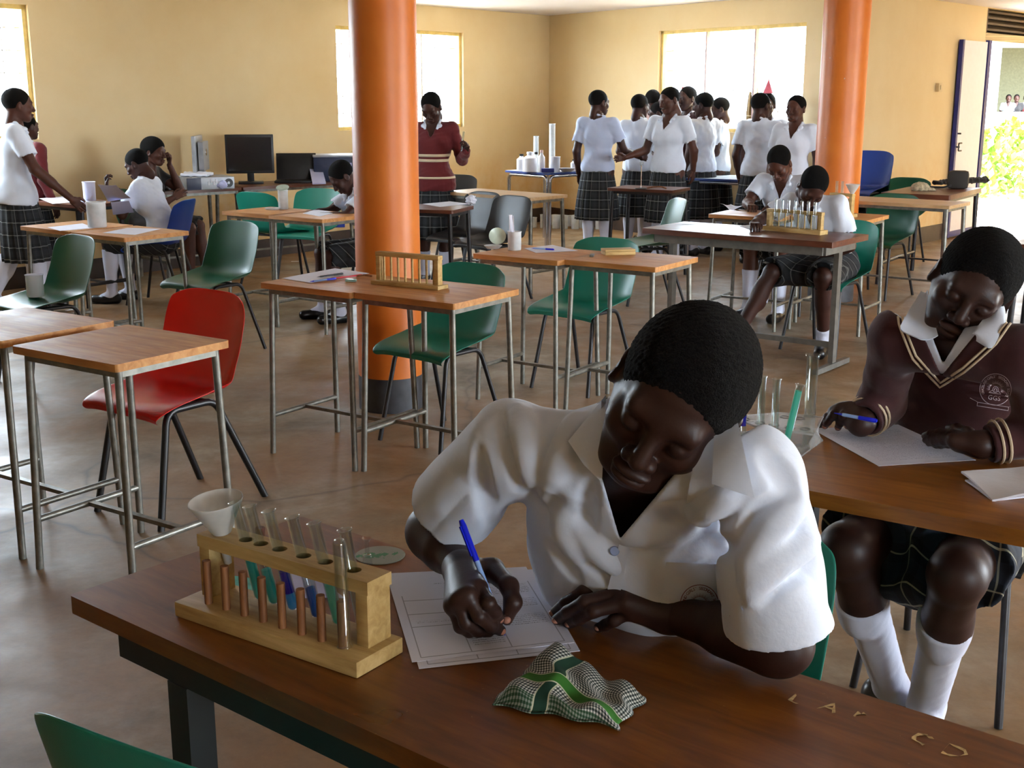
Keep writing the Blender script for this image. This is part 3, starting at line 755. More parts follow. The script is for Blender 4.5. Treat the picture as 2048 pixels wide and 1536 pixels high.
def cloth_mat(name, c, fine=900, rough=.85, tint=None):
    t = NT(name); co = t.coord('Object'); n = t.noise(co, 7, 4); v = Vector(c[:3])
    t.set(Base_Color=t.ramp(n, [(.3, tuple(v * .95) + (1,)), (.7, tuple(v * 1.03) + (1,))]), Roughness=rough)
    t.b.inputs['Sheen Weight'].default_value = .15
    t.bump(t.noise(co, 30, 4, .6), .25, .006); return t.m
M['shirt'] = cloth_mat('white_cotton_shirt', srgb(220, 229, 244)); M['shirt_blue'] = cloth_mat('pale_blue_shirt', srgb(186, 198, 226)); M['shirt_pink'] = cloth_mat('pale_pink_shirt', srgb(236, 206, 204))
M['maroon'] = cloth_mat('maroon_knit', srgb(98, 16, 22)); M['maroon_dark'] = cloth_mat('dark_maroon_knit', srgb(62, 20, 22)); M['trim'] = cloth_mat('cream_knit_stripe', srgb(220, 200, 168))
M['black_cloth'] = cloth_mat('black_cloth', srgb(30, 26, 26)); M['sock'] = cloth_mat('white_sock', srgb(206, 210, 228)); M['shoe'] = plain('black_shoe_leather', srgb(20, 18, 19), .3); M['eye'] = plain('eye_white', srgb(225, 220, 214), .2, var=.02)
def plaid_mat(name, su, sv, base=(34, 36, 40), dark=(15, 16, 19), line=(130, 132, 130), lw=.06):
    t = NT(name); tc = t.node('ShaderNodeTexCoord'); sp = t.node('ShaderNodeSeparateXYZ'); t.link(tc.outputs['UV'], sp.inputs[0])
    u = t.math('FRACT', t.math('DIVIDE', sp.outputs[0], su)); v = t.math('FRACT', t.math('DIVIDE', sp.outputs[1], sv))
    lu = t.math('LESS_THAN', t.math('ABSOLUTE', t.math('SUBTRACT', u, .5)), lw / 2); lv = t.math('LESS_THAN', t.math('ABSOLUTE', t.math('SUBTRACT', v, .5)), lw / 2)
    bu = t.math('LESS_THAN', t.math('ABSOLUTE', t.math('SUBTRACT', u, .5)), .27); bv = t.math('LESS_THAN', t.math('ABSOLUTE', t.math('SUBTRACT', v, .5)), .27)
    q = t.math('MULTIPLY', t.math('ADD', bu, bv), .5)
    col = t.mix(q, srgb(*base), srgb(*dark)); ln = t.math('MINIMUM', t.math('ADD', t.math('MULTIPLY', lu, .45), t.math('MULTIPLY', lv, .8)), 1.0)
    col = t.mix(ln, col, srgb(*line)); t.set(Base_Color=col, Roughness=.85); t.bump(t.noise(t.coord('Object'), 60, 3), .2, .004); return t.m
M['plaid'] = plaid_mat('dark_plaid_skirt_cloth', .085, .085)
M['plaid_blue'] = plaid_mat('navy_green_plaid_cloth', .085, .085, (44, 52, 66), (20, 24, 32), (190, 186, 160), .05)

def head_field():
    f = Field()
    f.ell((0, -.014, .028), (.0735, .092, .080), k=.02).ell((0, .022, -.042), (.054, .058, .060), k=.035).ell((0, .056, -.090), (.024, .022, .020), k=.025)
    for s in (-1, 1):
        f.ell((s * .040, .052, -.022), (.024, .024, .024), k=.02); f.cap((s * .055, -.005, -.02), (s * .03, .05, -.085), .018, .016, k=.025)
    f.cap((-.036, .070, .022), (.036, .070, .022), .012, k=.02)
    for s in (-1, 1): f.ell((s * .032, .094, .001), (.019, .014, .013), k=.014, op='s')
    for s in (-1, 1): f.ell((s * .031, .0685, 0), (.0155, .0145, .0125), k=.004)
    f.cap((0, .078, .012), (0, .098, -.026), .0085, .0125, k=.012)
    for s in (-1, 1): f.ell((s * .0145, .090, -.032), (.0095, .011, .0085), k=.006)
    for s in (-1, 1): f.ell((s * .008, .094, -.0415), (.004, .005, .0035), k=.003, op='s')
    f.ell((0, .084, -.058), (.027, .0135, .0085), k=.006).ell((0, .081, -.0725), (.024, .0145, .0095), k=.006).ell((0, .098, -.0648), (.026, .010, .0016), k=.003, op='s')
    for s in (-1, 1):
        f.ell((s * .0775, -.012, -.006), (.009, .021, .031), np.array(Matrix.Rotation(s * -.35, 3, 'Z')), k=.008).ell((s * .086, -.006, -.002), (.006, .012, .019), k=.006, op='s')
    f.cap((0, -.03, -.04), (0, -.045, -.115), .047, .049, k=.03)
    return f
_hc = {}
def head_mesh(res):
    if res not in _hc: _hc[res] = head_field().mesh(res)
    return _hc[res]
def hair_mesh(res, grow=.0, line=.018, wob=.0):
    key = ('h', res, grow, line, wob)
    if key not in _hc:
        f = Field().ell((0, -.022, .034), (.0795 + grow, .094 + grow, .084 + grow), k=.01)
        f.planes([((0, line / .78, 0), (0, -.78, .62))], k=.006)            # hairline
        f.planes([((0, 0, -.048), (0, -.35, .94))], k=.006)                # nape
        for s in (-1, 1): f.ell((s * .088, -.004, -.012), (.016, .028, .032), k=.006, op='s')
        if wob: f.wob(wob, 260, 3)
        _hc[key] = f.mesh(res)
    return _hc[key]
def hand_field(sc_=1.0, curl=.35, mirror=1, spread=1.0, fist=0.0):
    """wrist at the origin, fingers towards +y, palm facing -z, thumb on the +x side (mirror = 1)"""
    f = Field(); m = mirror; tips = []
    f.box((0, .045, 0), (.034, .042, .0115), rad=.011, k=.012); f.cap((0, -.03, 0), (0, .012, 0), .021, .024, k=.015, ax=(0, 0, 1), fl=.75)
    for i, (x, y, L) in enumerate(((.027, .086, .068), (.009, .092, .076), (-.010, .089, .070), (-.027, .080, .054))):
        p = V3(m * x, y, .001); a = 0.0; sp = m * x * 3.0 * spread; pts = [p - V3(0, .012, 0), p]
        for j, fr in enumerate((.46, .30, .24)):
            a += curl * (1.0, 1.15, .8)[j]; d = V3(math.sin(sp) * math.cos(a), math.cos(sp) * math.cos(a), -math.sin(a)); p = p + d * L * fr; pts.append(p)
        f.chain(pts, [.0095, .0092, .0082, .0075, .0062], k=.004); tips.append(pts[-1])
    f.chain([V3(m * .018, .016, -.004), V3(m * .042, .042, -.012), V3(m * (.052 - .02 * fist), .068, -.018 - .01 * fist), V3(m * (.050 - .035 * fist), .090, -.022 - .012 * fist)], [.014, .0115, .0095, .0075], k=.008)
    if sc_ != 1:
        f.p = [tuple((v * sc_ if isinstance(v, np.ndarray) and q[0] in ('cap', 'box') else (v * sc_ if isinstance(v, float) and j in (3, 4, 5) else v)) for j, v in enumerate(q)) for q in f.p]
    return f
_hd = {}
def hand_mesh(res, curl, mirror, fist=0.0, spread=1.0):
    key = (res, curl, mirror, fist, spread)
    if key not in _hd: _hd[key] = hand_field(1.0, curl, mirror, spread, fist).mesh(res)
    return _hd[key]
def hand_at(wr, d, palm, mirror, res=.003, curl=.35, fist=0.0, s=.92, spread=1.0):
    """place a hand: wrist point, finger direction, palm normal"""
    y = nrm(d); z = -nrm(np.asarray(palm, float) - y * (np.asarray(palm, float) @ y)); x = np.cross(y, z)
    A = np.eye(4); A[:3, 0] = x * s; A[:3, 1] = y * s; A[:3, 2] = z * s; A[:3, 3] = wr
    return xf(hand_mesh(res, curl, mirror, fist, spread), A)
def head_frame(c, yaw=0, pitch=0, roll=0, s=1.0):
    """+y is the face; pitch > 0 looks down, yaw > 0 turns to the left, roll > 0 tips the crown to the right"""
    return Matrix.Translation(Vector(c)) @ Matrix.Rotation(R(yaw), 4, 'Z') @ Matrix.Rotation(R(-pitch), 4, 'X') @ Matrix.Rotation(R(roll), 4, 'Y') @ Matrix.Scale(s, 4)

def skirt_mesh(zw, zh, rw, rh, dep=.78, pleats=16, amp=.012, n=96, nz=14, lean=0.0, cy=0.0):
    vs = []; uv = []; fs = []
    for side in (0, 1):
        for i in range(nz + 1):
            t = i / nz; z = zw + (zh - zw) * t; rr = rw + (rh - rw) * (1 - (1 - t) ** 1.6)
            for k in range(n):
                a = 2 * math.pi * k / n; r = rr * (1 + amp / rr * t * math.cos(pleats * a + 1.2 * math.sin(a * 3))) - (.006 if side else 0)
                vs.append((r * math.cos(a), r * math.sin(a) * dep + cy + lean * t, z)); uv.append((a * .19, z))
    ix = lambda s, i, k: s * (nz + 1) * n + i * n + k % n
    for s in (0, 1):
        for i in range(nz):
            for k in range(n):
                q = (ix(s, i, k), ix(s, i + 1, k), ix(s, i + 1, k + 1), ix(s, i, k + 1)); fs.append(q if not s else q[::-1])
    for k in range(n): fs.append((ix(0, nz, k), ix(1, nz, k), ix(1, nz, k + 1), ix(0, nz, k + 1))); fs.append((ix(0, 0, k), ix(0, 0, k + 1), ix(1, 0, k + 1), ix(1, 0, k)))
    return np.array(vs), np.array(fs), np.array(uv)

STAND = dict(pel=(0, 0, .83), wai=(0, .0, .96), che=(0, .005, 1.12), nk=(0, -.015, 1.29), head=(0, .015, 1.425),
             sR=(.155, -.01, 1.245), sL=(-.155, -.01, 1.245), eR=(.205, -.03, .985), eL=(-.205, -.03, .985), wR=(.215, .04, .775), wL=(-.215, .04, .775),
             hR=(.08, 0, .80), hL=(-.08, 0, .80), kR=(.085, .015, .44), kL=(-.085, .015, .44), aR=(.088, -.01, .075), aL=(-.088, -.01, .075), fR=(.10, .11, .03), fL=(-.10, .11, .03))
def person(label, loc, face, joints=None, hd=(0, 0, 0), top='shirt', skirt='plaid', s=1.0, hands=None, res=.011, hres=.0045, seated=False, skin='skin', sockz=.40, shoes=True, socks=True,
           sleeve=.62, long_sleeve=False, vneck=True, untuck=.0, group=None, name='person', legs=True, grow=.0, eyes=False, hem=.36, stripes=None, skirt_name='plaid_skirt', collar=True, lean=0.0):
    J = dict(STAND); J.update(joints or {}); J = {k: V3(*v) for k, v in J.items()}
    root = thing(name, label, 'person', (loc[0], loc[1], loc[2] if len(loc) > 2 else 0), R(face - 90), group); root.scale = (s, s, s)
    F = Field(); fwd = V3(0, 1, 0)
    tz = nrm(J['che'] - J['pel']); lat = nrm(J['sR'] - J['sL']); dep = nrm(np.cross(tz, lat))
    F.cap(J['pel'] - lat * .035, J['pel'] + lat * .035, .108, k=.05, ax=dep, fl=.85).cap(J['pel'], J['wai'], .105, .092, k=.05, ax=dep, fl=.8).cap(J['wai'], J['che'], .092, .118, k=.05, ax=dep, fl=.75)
    F.cap(J['che'] - lat * .03, J['che'] + lat * .03, .105, k=.04, ax=dep, fl=.78).cap(J['sL'] + lat * .02 - tz * .015, J['sR'] - lat * .02 - tz * .015, .052, k=.05)
    bust = J['che'] - tz * .005 + dep * .0
    for sg in (-1, 1): F.ell(J['che'] + lat * sg * .055 + dep * .065 - tz * .01, (.045, .04, .045), k=.04)
    F.cap(J['nk'] - tz * .03, J['nk'] + tz * .02, .06, .05, k=.04)
    hm = head_frame(J['head'], *hd); hmn = np.array(hm); nb = hmn[:3, :3] @ V3(0, -.035, -.08) + hmn[:3, 3]
    F.cap(J['nk'], nb, .052, .047, k=.03)
    for sd in 'RL':
        F.chain([J['s' + sd], J['e' + sd], J['w' + sd]], [.046, .036, .024], k=.015); F.cap(J['e' + sd], J['e' + sd] + (J['w' + sd] - J['e' + sd]) * .45, .036, .035, k=.012)
        if legs:
            F.chain([J['h' + sd], J['k' + sd]], [.082, .054], k=.03); F.chain([J['k' + sd], J['a' + sd]], [.053, .034], k=.015)
            calf = J['k' + sd] + (J['a' + sd] - J['k' + sd]) * .33; F.ell(calf + V3(0, -.015, 0), (.045, .045, .09), k=.03); F.cap(J['a' + sd], J['f' + sd], .032, .026, k=.02)
    parts = [F.mesh(res), xf(head_mesh(hres), hm)]
    H = dict(R=((.15, .35, 0), None), L=((.15, .35, 0), None)); hands = hands or {}
    for sd in 'RL':
        d = nrm(J['w' + sd] - J['e' + sd]); o = hands.get(sd, {}); dd = o.get('d', d); inw = lat * (-1 if sd == 'R' else 1)
        # palm faces the body by default; the thumb points forward
        parts.append(hand_at(J['w' + sd], dd, o.get('palm', inw), (1 if sd == 'L' else -1) * o.get('flip', 1), hres, o.get('curl', .35), o.get('fist', 0.0), .88))
    mesh_obj('body', parts, M[skin], root)
    mesh_obj('hair', [xf(hair_mesh(hres, grow), hm)], M['hair'], root)
    if eyes:
        m = MB()
        for sg in (-1, 1): m.lathe([(0, -.0125), (.008, -.01), (.0125, 0), (.008, .01), (0, .0125)], 12, hm @ T(sg * .031, .0735, 0))
        m.build('eyes', M['eye'], root)
        m = MB()
        for sg in (-1, 1): m.lathe([(0, -.0065), (.005, -.004), (.0065, 0), (.005, .004), (0, .0065)], 10, hm @ T(sg * .031, .0815, -.001))
        m.build('pupils', M['black_plastic'], root)
    # shirt or sweater
    S = Field(); g = .016; lo_ = J['pel'] + tz * (.02 - untuck); ut_ = .022 if untuck else 0
    S.cap(lo_ - lat * .035, lo_ + lat * .035, .112 + g + ut_, k=.05, ax=dep, fl=.92).cap(lo_, J['wai'], .112 + g + ut_, .100 + g, k=.05, ax=dep, fl=.84).cap(J['wai'], J['che'], .100 + g, .122 + g, k=.05, ax=dep, fl=.78)
    S.cap(J['che'] - lat * .035, J['che'] + lat * .035, .108 + g, k=.04, ax=dep, fl=.8).cap(J['sL'] + lat * .01 - tz * .01, J['sR'] - lat * .01 - tz * .01, .056 + g * .4, k=.05)
    for sg in (-1, 1): S.ell(J['che'] + lat * sg * .055 + dep * .068 - tz * .01, (.055, .045, .055), k=.05)
    for sd in 'RL':
        a, e, w = J['s' + sd], J['e' + sd], J['w' + sd]
        if long_sleeve:
            S.chain([a, e, w], [.055, .046, .036], k=.02)
        else:
            c = a + (e - a) * sleeve; d = nrm(e - a); S.cap(a, a + (e - a) * (sleeve + .25), .054, .066, k=.02)
            S.planes([(c, -d)], k=.003, ball=(c + d * .075, .088))
    S.cap(J['nk'] - tz * .03, J['nk'] + tz * .012, .066, .058, k=.03)
    if vneck:
        p = J['nk'] + tz * .02 + dep * .06; a0 = J['nk'] - tz * .13 + dep * .08
        S.planes([(a0, nrm(lat * 1.0 - tz * .42)), (a0, nrm(-lat * 1.0 - tz * .42)), (J['nk'] + dep * .012, -dep)], k=.004)
    S.planes([(J['nk'] + tz * .035, -nrm(tz * .9 + dep * -.25))], k=.003, ball=(J['nk'] + tz * .085, .12))
    S.planes([(lo_ - tz * (.045 if not seated else .06), tz)], k=.003, ball=(lo_ - tz * .16, .24))
    S.wob(.0055, 30, int(abs(loc[0]) * 100) % 50)
    up = nrm(tz)
    sh = mesh_obj('sweater' if long_sleeve and 'maroon' in top else 'shirt', [S.mesh(res * .8)], M[top], root)
    if stripes:
        St = Field(); St.p = [q_ for q_ in S.p if not (q_[0] == 'cap' and (q_[1] == J['sL']).all() | (q_[1] == J['sR']).all() | (q_[1] == J['eL']).all() | (q_[1] == J['eR']).all())]; tv = St.mesh(.012)
        bv = BVHTree.FromPolygons([Vector(v) for v in tv[0]], tv[1].tolist())
        for zc, wd in stripes:
            c = J['pel'] + tz * zc; vs = []; n = 60
            for k in range(n):
                a = 2 * math.pi * k / n; dr = lat * math.cos(a) + dep * math.sin(a)
                for h_ in (-wd, wd):
                    hit = bv.ray_cast(Vector(c + tz * h_ + dr * .35), Vector(-dr)); q = np.array(hit[0]) if hit[0] else c + dr * .1; vs += [q + dr * .003, q - dr * .004]
            fs = []
            for k in range(n):
                i = 4 * k; j = 4 * ((k + 1) % n); fs += [(i, j, j + 2, i + 2), (i + 1, i + 3, j + 3, j + 1), (i + 2, j + 2, j + 3, i + 3), (i, i + 1, j + 1, j)]
            mesh_obj('knit_stripe', [(np.array(vs), np.array(fs))], M['trim'], root)
    if collar:
        C = Field()
        for sg in (-1, 1):
            b0 = J['nk'] + tz * .03 - dep * .05 + lat * sg * .02; b1 = J['nk'] + tz * .012 + lat * sg * .062 + dep * .01; b2 = J['nk'] - tz * .045 + lat * sg * .05 + dep * .085
            C.chain([b0, b1, b2], [.011, .013, .010], k=.01); C.ell((b1 + b2) / 2 + lat * sg * .012 - tz * .008 + dep * .008, (.02, .03, .018), k=.012)
        mesh_obj('collar', [C.mesh(min(res, .007))], M['shirt' if 'maroon' in top else top], root)
    if skirt and not seated:
        v, f, uv = skirt_mesh(J['wai'][2] - .01, hem, .118, .21, pleats=18, lean=lean); v = v + V3(J['pel'][0], J['pel'][1], 0)
        mesh_obj(skirt_name, [(v, f)], M[skirt], root, lambda q, uv=uv: uv)
    elif skirt:
        Kt = Field(); ex = nrm(J['kR'] - J['hR']); eL_ = nrm(J['kL'] - J['hL'])
        Kt.cap(J['pel'] - lat * .05, J['pel'] + lat * .05, .125, k=.05)
        Kt.chain([J['hR'], J['kR'] + ex * .035], [.105, .085], k=.05).chain([J['hL'], J['kL'] + eL_ * .035], [.105, .085], k=.05)
        mh = (J['hR'] + J['hL']) / 2; mk = (J['kR'] + J['kL']) / 2; Kt.cap(mh, mk * .75 + mh * .25 - V3(0, 0, .02), .095, .06, k=.08)
        for sd, e in (('R', ex), ('L', eL_)): Kt.planes([(J['k' + sd] - e * .015, -e)], k=.004, ball=(J['k' + sd] + e * .10, .115))
        Kt.planes([(J['wai'] + tz * .015, -tz)], k=.004, ball=(J['wai'] + tz * .16, .22)); Kt.wob(.006, 30, 4)
        mesh_obj(skirt_name, [Kt.mesh(res * .9)], M[skirt], root, lambda q, L=lat: np.stack([q @ L, q[:, 1] - q[:, 2] * .9], 1))
    if legs:
        for sd in 'RL':
            if socks:
                k, a = J['k' + sd], J['a' + sd]; t0 = np.clip((k[2] - sockz) / max(1e-6, k[2] - a[2]), .12, .9); p0 = k + (a - k) * t0; d = nrm(a - k)
                r0 = .053 + (.034 - .053) * t0 + .009; Q = Field().chain([p0 - d * .05, a], [r0, .041], k=.01).ell(k + (a - k) * .33 + V3(0, -.015, 0), (.051, .051, .095), k=.03).cap(a, J['f' + sd], .039, .031, k=.02)
                Q.planes([(p0, d)], k=.003, ball=(p0 - d * .10, .115)); mesh_obj('sock', [Q.mesh(.007)], M['sock'], root)
            if shoes:
                a, f_ = J['a' + sd], J['f' + sd]; d = nrm((f_ - a) * V3(1, 1, 0)); hb = a * V3(1, 1, 0) - d * .03 + V3(0, 0, .04 + a[2] - .075); ft = f_ * V3(1, 1, 0) + d * .03 + V3(0, 0, f_[2] + .004)
                Q = Field().chain([hb, (hb + ft) / 2 - V3(0, 0, .004), ft], [.042, .041, .036], k=.02); zf = min(J['f' + sd][2], a[2] - .05) - .03
                Q.planes([(V3(0, 0, max(0.0, zf)), V3(0, 0, 1))], k=.003); Q.ell(a + V3(0, 0, .035), (.034, .04, .03), k=.006, op='s')
                mesh_obj('shoe', [Q.mesh(.007)], M['shoe'], root)
    return root, J
# ---------------------------------------------------------------- the students at the back
def at_head(px, py, z):
    """floor spot under a head seen at this pixel, standing z tall"""
    return P(px, py, z)
def stand_at(px, py, top, label, face, **kw):
    s = kw.pop('s', None) or top / 1.535; q = P(px, py, top); return person(label, (q.x, q.y), face, s=s, **kw)
G1 = 'standing students at the back'
a_fr = V3(.13, .24, .93)
def relx(**k): return k
# a: light blue shirt, back to us, reaching right to shake hands
hx = PY(1275, 318, 11.9)
def spot(px, D): r = ray(px, 300); return (r.x / r.y * D, D)
def st(px, D, face, label, s, **kw):
    q = spot(px, D); return person(label, q, face, s=s, group=kw.pop('group', None), **kw)
st(1196, 11.75, 62, 'student in a pale blue shirt seen from behind, arm stretched out to the right', 1.015, top='shirt_blue', hd=(-28, 6, 0), vneck=False,
   joints=dict(eR=(.235, .06, 1.0), wR=(.315, .27, .93)), hands=dict(R=dict(d=(.35, .9, -.1), palm=(-.9, .3, 0), curl=.5)), skin='skin', sockz=.37)
st(1278, 12.15, 75, 'student seen from behind between the pale blue shirt and the smiling student', .99, vneck=False, hd=(-30, 10, 0), joints=dict(eR=(.2, .04, .99), wR=(.12, .2, .95), eL=(-.2, .04, .99), wL=(-.14, .2, .95)))
st(1337, 11.45, 232, 'smiling student facing the room with an arm held out to the left', 1.03, hd=(-22, 14, 6), skin='skin2',
   joints=dict(eR=(.22, .03, .99), wR=(.33, .19, .93), eL=(-.23, -.05, 1.0), wL=(-.2, -.1, .82)), hands=dict(R=dict(d=(.6, .75, -.1), curl=.5)))
st(1404, 11.95, 128, 'student turned half away with head to the left, behind the smiling student', 1.0, vneck=False, hd=(22, 8, 0), joints=dict(eR=(.215, .02, .98), wR=(.17, .17, .88)), top='shirt')
st(1438, 12.35, 170, 'student at the right end of the left standing group, turned left, near the window', .97, hd=(10, 12, 0), joints=dict(eL=(-.21, .03, 1.0), wL=(-.1, .2, .97), eR=(.2, .05, .99), wR=(.1, .2, .97)))
st(1518, 11.3, 62, 'student seen from behind in front of the bright window', 1.0, vneck=False, hd=(-24, 2, 0), joints=dict(eL=(-.205, -.02, .985), wL=(-.19, .05, .775)))
st(1588, 10.8, 238, 'student facing the room with her back to the window, beside the right pillar', .985, hd=(-8, 4, 0), skin='skin2')
# mostly hidden ones behind the group
st(1304, 12.95, 100, 'student in a pink shirt half hidden behind the group, left of the smiling one', 1.02, top='shirt_pink', hd=(-20, 8, 0), vneck=False, res=.016)
st(1316, 12.55, 200, 'student with her face in profile, squeezed between the back-turned and the smiling student', .94, hd=(-30, 22, 0), res=.016)
st(1334, 12.95, 250, 'student of whom only the top of the head shows behind the smiling student', 1.03, hd=(0, 5, 0), res=.016)
st(1372, 12.6, 215, 'student in dark maroon at the window, her head behind the dark red foil cone', 1.04, hd=(0, 5, 0), res=.016, top='maroon_dark', long_sleeve=True)
st(1530, 11.95, 250, 'hidden student wearing a pink paper cone on the head', 1.0, hd=(0, 3, 0), res=.016)
for px_, tp_, lb_ in ((2008, 'shirt_blue', 'distant person in pale clothes, leftmost of the three in the building opening outside'), (2024, 'black_cloth', 'distant person in dark clothes, middle of the three in the building opening outside'), (2043, 'maroon', 'distant person in red, rightmost of the three in the building opening outside')):
    st(px_, 37.2, 250, lb_, 1.0, top=tp_, res=.03, hres=.012, legs=False, skirt=None, group='people outside')
# maroon sweater with white stripes by the left pillar
st(866, 10.15, 262, 'standing student in a maroon sweater with two white stripes holding up a tube', 1.01, top='maroon', long_sleeve=True, hd=(-8, 34, 4), stripes=[(.165, .011), (.205, .011), (.03, .008)], untuck=.05,
   joints=dict(head=(0, .045, 1.405), eL=(-.235, -.01, 1.0), wL=(-.30, .17, 1.07), eR=(.2, -.03, .99), wR=(.2, .06, .8)), hands=dict(L=dict(d=(-.2, .6, .75), palm=(.6, .6, -.3), curl=.7, fist=.6)), skin='skin', sockz=.26)
# walking student on the left edge
st(24, 8.75, 20, 'walking student in a white shirt at the left edge, arm swinging forward', 1.02, hd=(14, 4, 0), vneck=False, skin='skin2',
   joints=dict(eR=(.2, .14, 1.0), wR=(.19, .36, .79), eL=(-.2, -.14, 1.0), wL=(-.2, -.08, .8), kR=(.085, .11, .45), aR=(.085, .1, .09), fR=(.09, .22, .05), kL=(-.085, -.03, .44), aL=(-.085, -.22, .10), fL=(-.09, -.12, .03), che=(0, .03, 1.12), nk=(0, .03, 1.29), head=(0, .07, 1.42), sR=(.155, .03, 1.245), sL=(-.155, .03, 1.245)), untuck=.05, lean=.04)
st(56, 9.6, 60, 'student in a maroon sweater almost hidden behind the walking student', .90, top='maroon', long_sleeve=True, vneck=False, res=.016)

# ---- seated students
def sit(**k):
    J = dict(pel=(0, -.06, .53), wai=(0, -.05, .66), che=(0, -.02, .82), nk=(0, 0, .985), head=(0, .05, 1.115), sR=(.155, -.01, .945), sL=(-.155, -.01, .945),
             eR=(.2, .06, .72), eL=(-.2, .06, .72), wR=(.12, .26, .76), wL=(-.12, .26, .76), hR=(.085, -.02, .50), hL=(-.085, -.02, .50), kR=(.11, .36, .49), kL=(-.11, .36, .49),
             aR=(.11, .36, .075), aL=(-.11, .36, .075), fR=(.12, .48, .03), fL=(-.12, .48, .03)); J.update(k); return J
# left: student on the blue chair, hand to the mouth, paper in the other hand
person('seated student in a white shirt holding a paper, one hand raised to the mouth', (-2.64, 9.12), 172, sit(che=(0, .04, .82), nk=(0, .07, .98), head=(0, .13, 1.10), sR=(.15, .06, .94), sL=(-.15, .06, .94), eR=(.19, .16, .72), wR=(.10, .30, .84), eL=(-.17, .20, .72), wL=(-.13, .33, .92), aR=(.10, .30, .075), fR=(.1, .42, .03)), hd=(0, 30, 0), seated=True, s=.93,
       hands=dict(L=dict(d=(.3, .2, .9), palm=(.3, -.9, 0), curl=.75, fist=.6), R=dict(d=(0, .9, .2), palm=(-.6, 0, .6), curl=.6)), vneck=False, sockz=.44)
person('seated woman in dark clothes leaning against the wall side, chin on her hand', (-2.93, 10.02), 352, sit(head=(0, .06, 1.13), eR=(.2, .16, .70), wR=(.12, .26, .76), eL=(-.16, .2, .80), wL=(-.06, .16, 1.02), kR=(.10, .37, .50), kL=(-.10, .37, .50), aR=(.1, .36, .075), aL=(-.1, .42, .075)), hd=(-6, 8, 0), seated=True, top='black_cloth', skirt='black_cloth', skirt_name='dark_skirt',
       skin='skin2', socks=False, s=.95, grow=.012, hands=dict(L=dict(d=(.1, .2, .9), palm=(.5, -.8, 0), curl=.9, fist=.7)), sleeve=.5, collar=False)
person('student bending over a paper at the desk, half hidden by the left pillar', (-.97, 8.50), 205, sit(che=(0, .06, .80), nk=(0, .13, .95), head=(0, .22, 1.05), sR=(.15, .1, .92), sL=(-.15, .1, .92), eR=(.2, .26, .78), wR=(.12, .46, .785), eL=(-.2, .26, .78), wL=(-.08, .42, .785), aL=(-.13, .30, .075), fL=(-.14, .42, .03)), hd=(0, 46, 0), seated=True, s=.93,
       hands=dict(R=dict(palm=(0, 0, -1), curl=.6, fist=.6), L=dict(palm=(0, 0, -1), curl=.3)), sockz=.34)
# right: the two writing at the desks by the right pillar
person('student in a white shirt writing, seated just left of the right pillar behind another one', (1.95, 8.72), 236, sit(che=(0, .06, .81), nk=(0, .12, .96), head=(0, .20, 1.06), sR=(.155, .1, .93), sL=(-.155, .1, .93), eR=(.21, .22, .78), wR=(.10, .42, .785), eL=(-.21, .22, .78), wL=(-.10, .40, .785)), hd=(0, 46, 0), seated=True,
       hands=dict(R=dict(palm=(0, 0, -1), curl=.6, fist=.6), L=dict(palm=(0, 0, -1), curl=.3)), skin='skin2', sockz=.34)
person('student leaning far over the long brown table, writing behind the rack of tubes', (1.90, 7.40), 233, sit(wai=(0, -.01, .66), che=(0, .11, .79), nk=(.02, .22, .92), head=(-.02, .30, 1.00), sR=(.16, .17, .90), sL=(-.14, .19, .90), eR=(.30, .26, .80), wR=(.26, .46, .79), eL=(-.20, .14, .66), wL=(-.05, .16, .58), kR=(.17, .37, .50), kL=(-.14, .36, .50), aR=(.34, .52, .075), aL=(-.10, .20, .10), fR=(.38, .62, .03), fL=(-.13, .31, .035)), hd=(30, 52, -18), seated=True,
       hands=dict(R=dict(d=(-.5, .8, 0), palm=(0, 0, -1), curl=.6, fist=.6), L=dict(palm=(0, 0, -1), curl=.4)), skin='skin', sockz=.17)
# ---------------------------------------------------------------- the two students in front
CR = V3(1, 0, 0); CU = V3(0, math.sin(TH), math.cos(TH)); CB = V3(0, -math.cos(TH), math.sin(TH))
def cam_dir(a): return CR * a[0] + CU * a[1] + CB * a[2]
def head_from(c, f, u, s=1.0):
    f = nrm(cam_dir(f)); u = cam_dir(u); u = nrm(u - f * (u @ f)); r = np.cross(f, u)
    A = np.eye(4); A[:3, 0] = r * s; A[:3, 1] = f * s; A[:3, 2] = u * s; A[:3, 3] = c; return A
def A3(v): return np.array(v, float)
def bvh_of(o): return BVHTree.FromPolygons([v.co.copy() for v in o.data.vertices], [p.vertices[:] for p in o.data.polygons])
class Local:
    """places things on a figure's clothes: finds the cloth that is seen at a spot of the photograph"""
    def __init__(s, bvh, org): s.b = bvh; s.o = Vector(org); s.last = 2.0
    def hit(s, x, y, off=0.0):
        d = ray(x, y).normalized(); h = s.b.ray_cast(Vector((0, 0, CH)) - s.o, d)
        if h[0] is None: return Vector((0, 0, CH)) + d * s.last - s.o
        s.last = h[3]; return h[0] - d * off
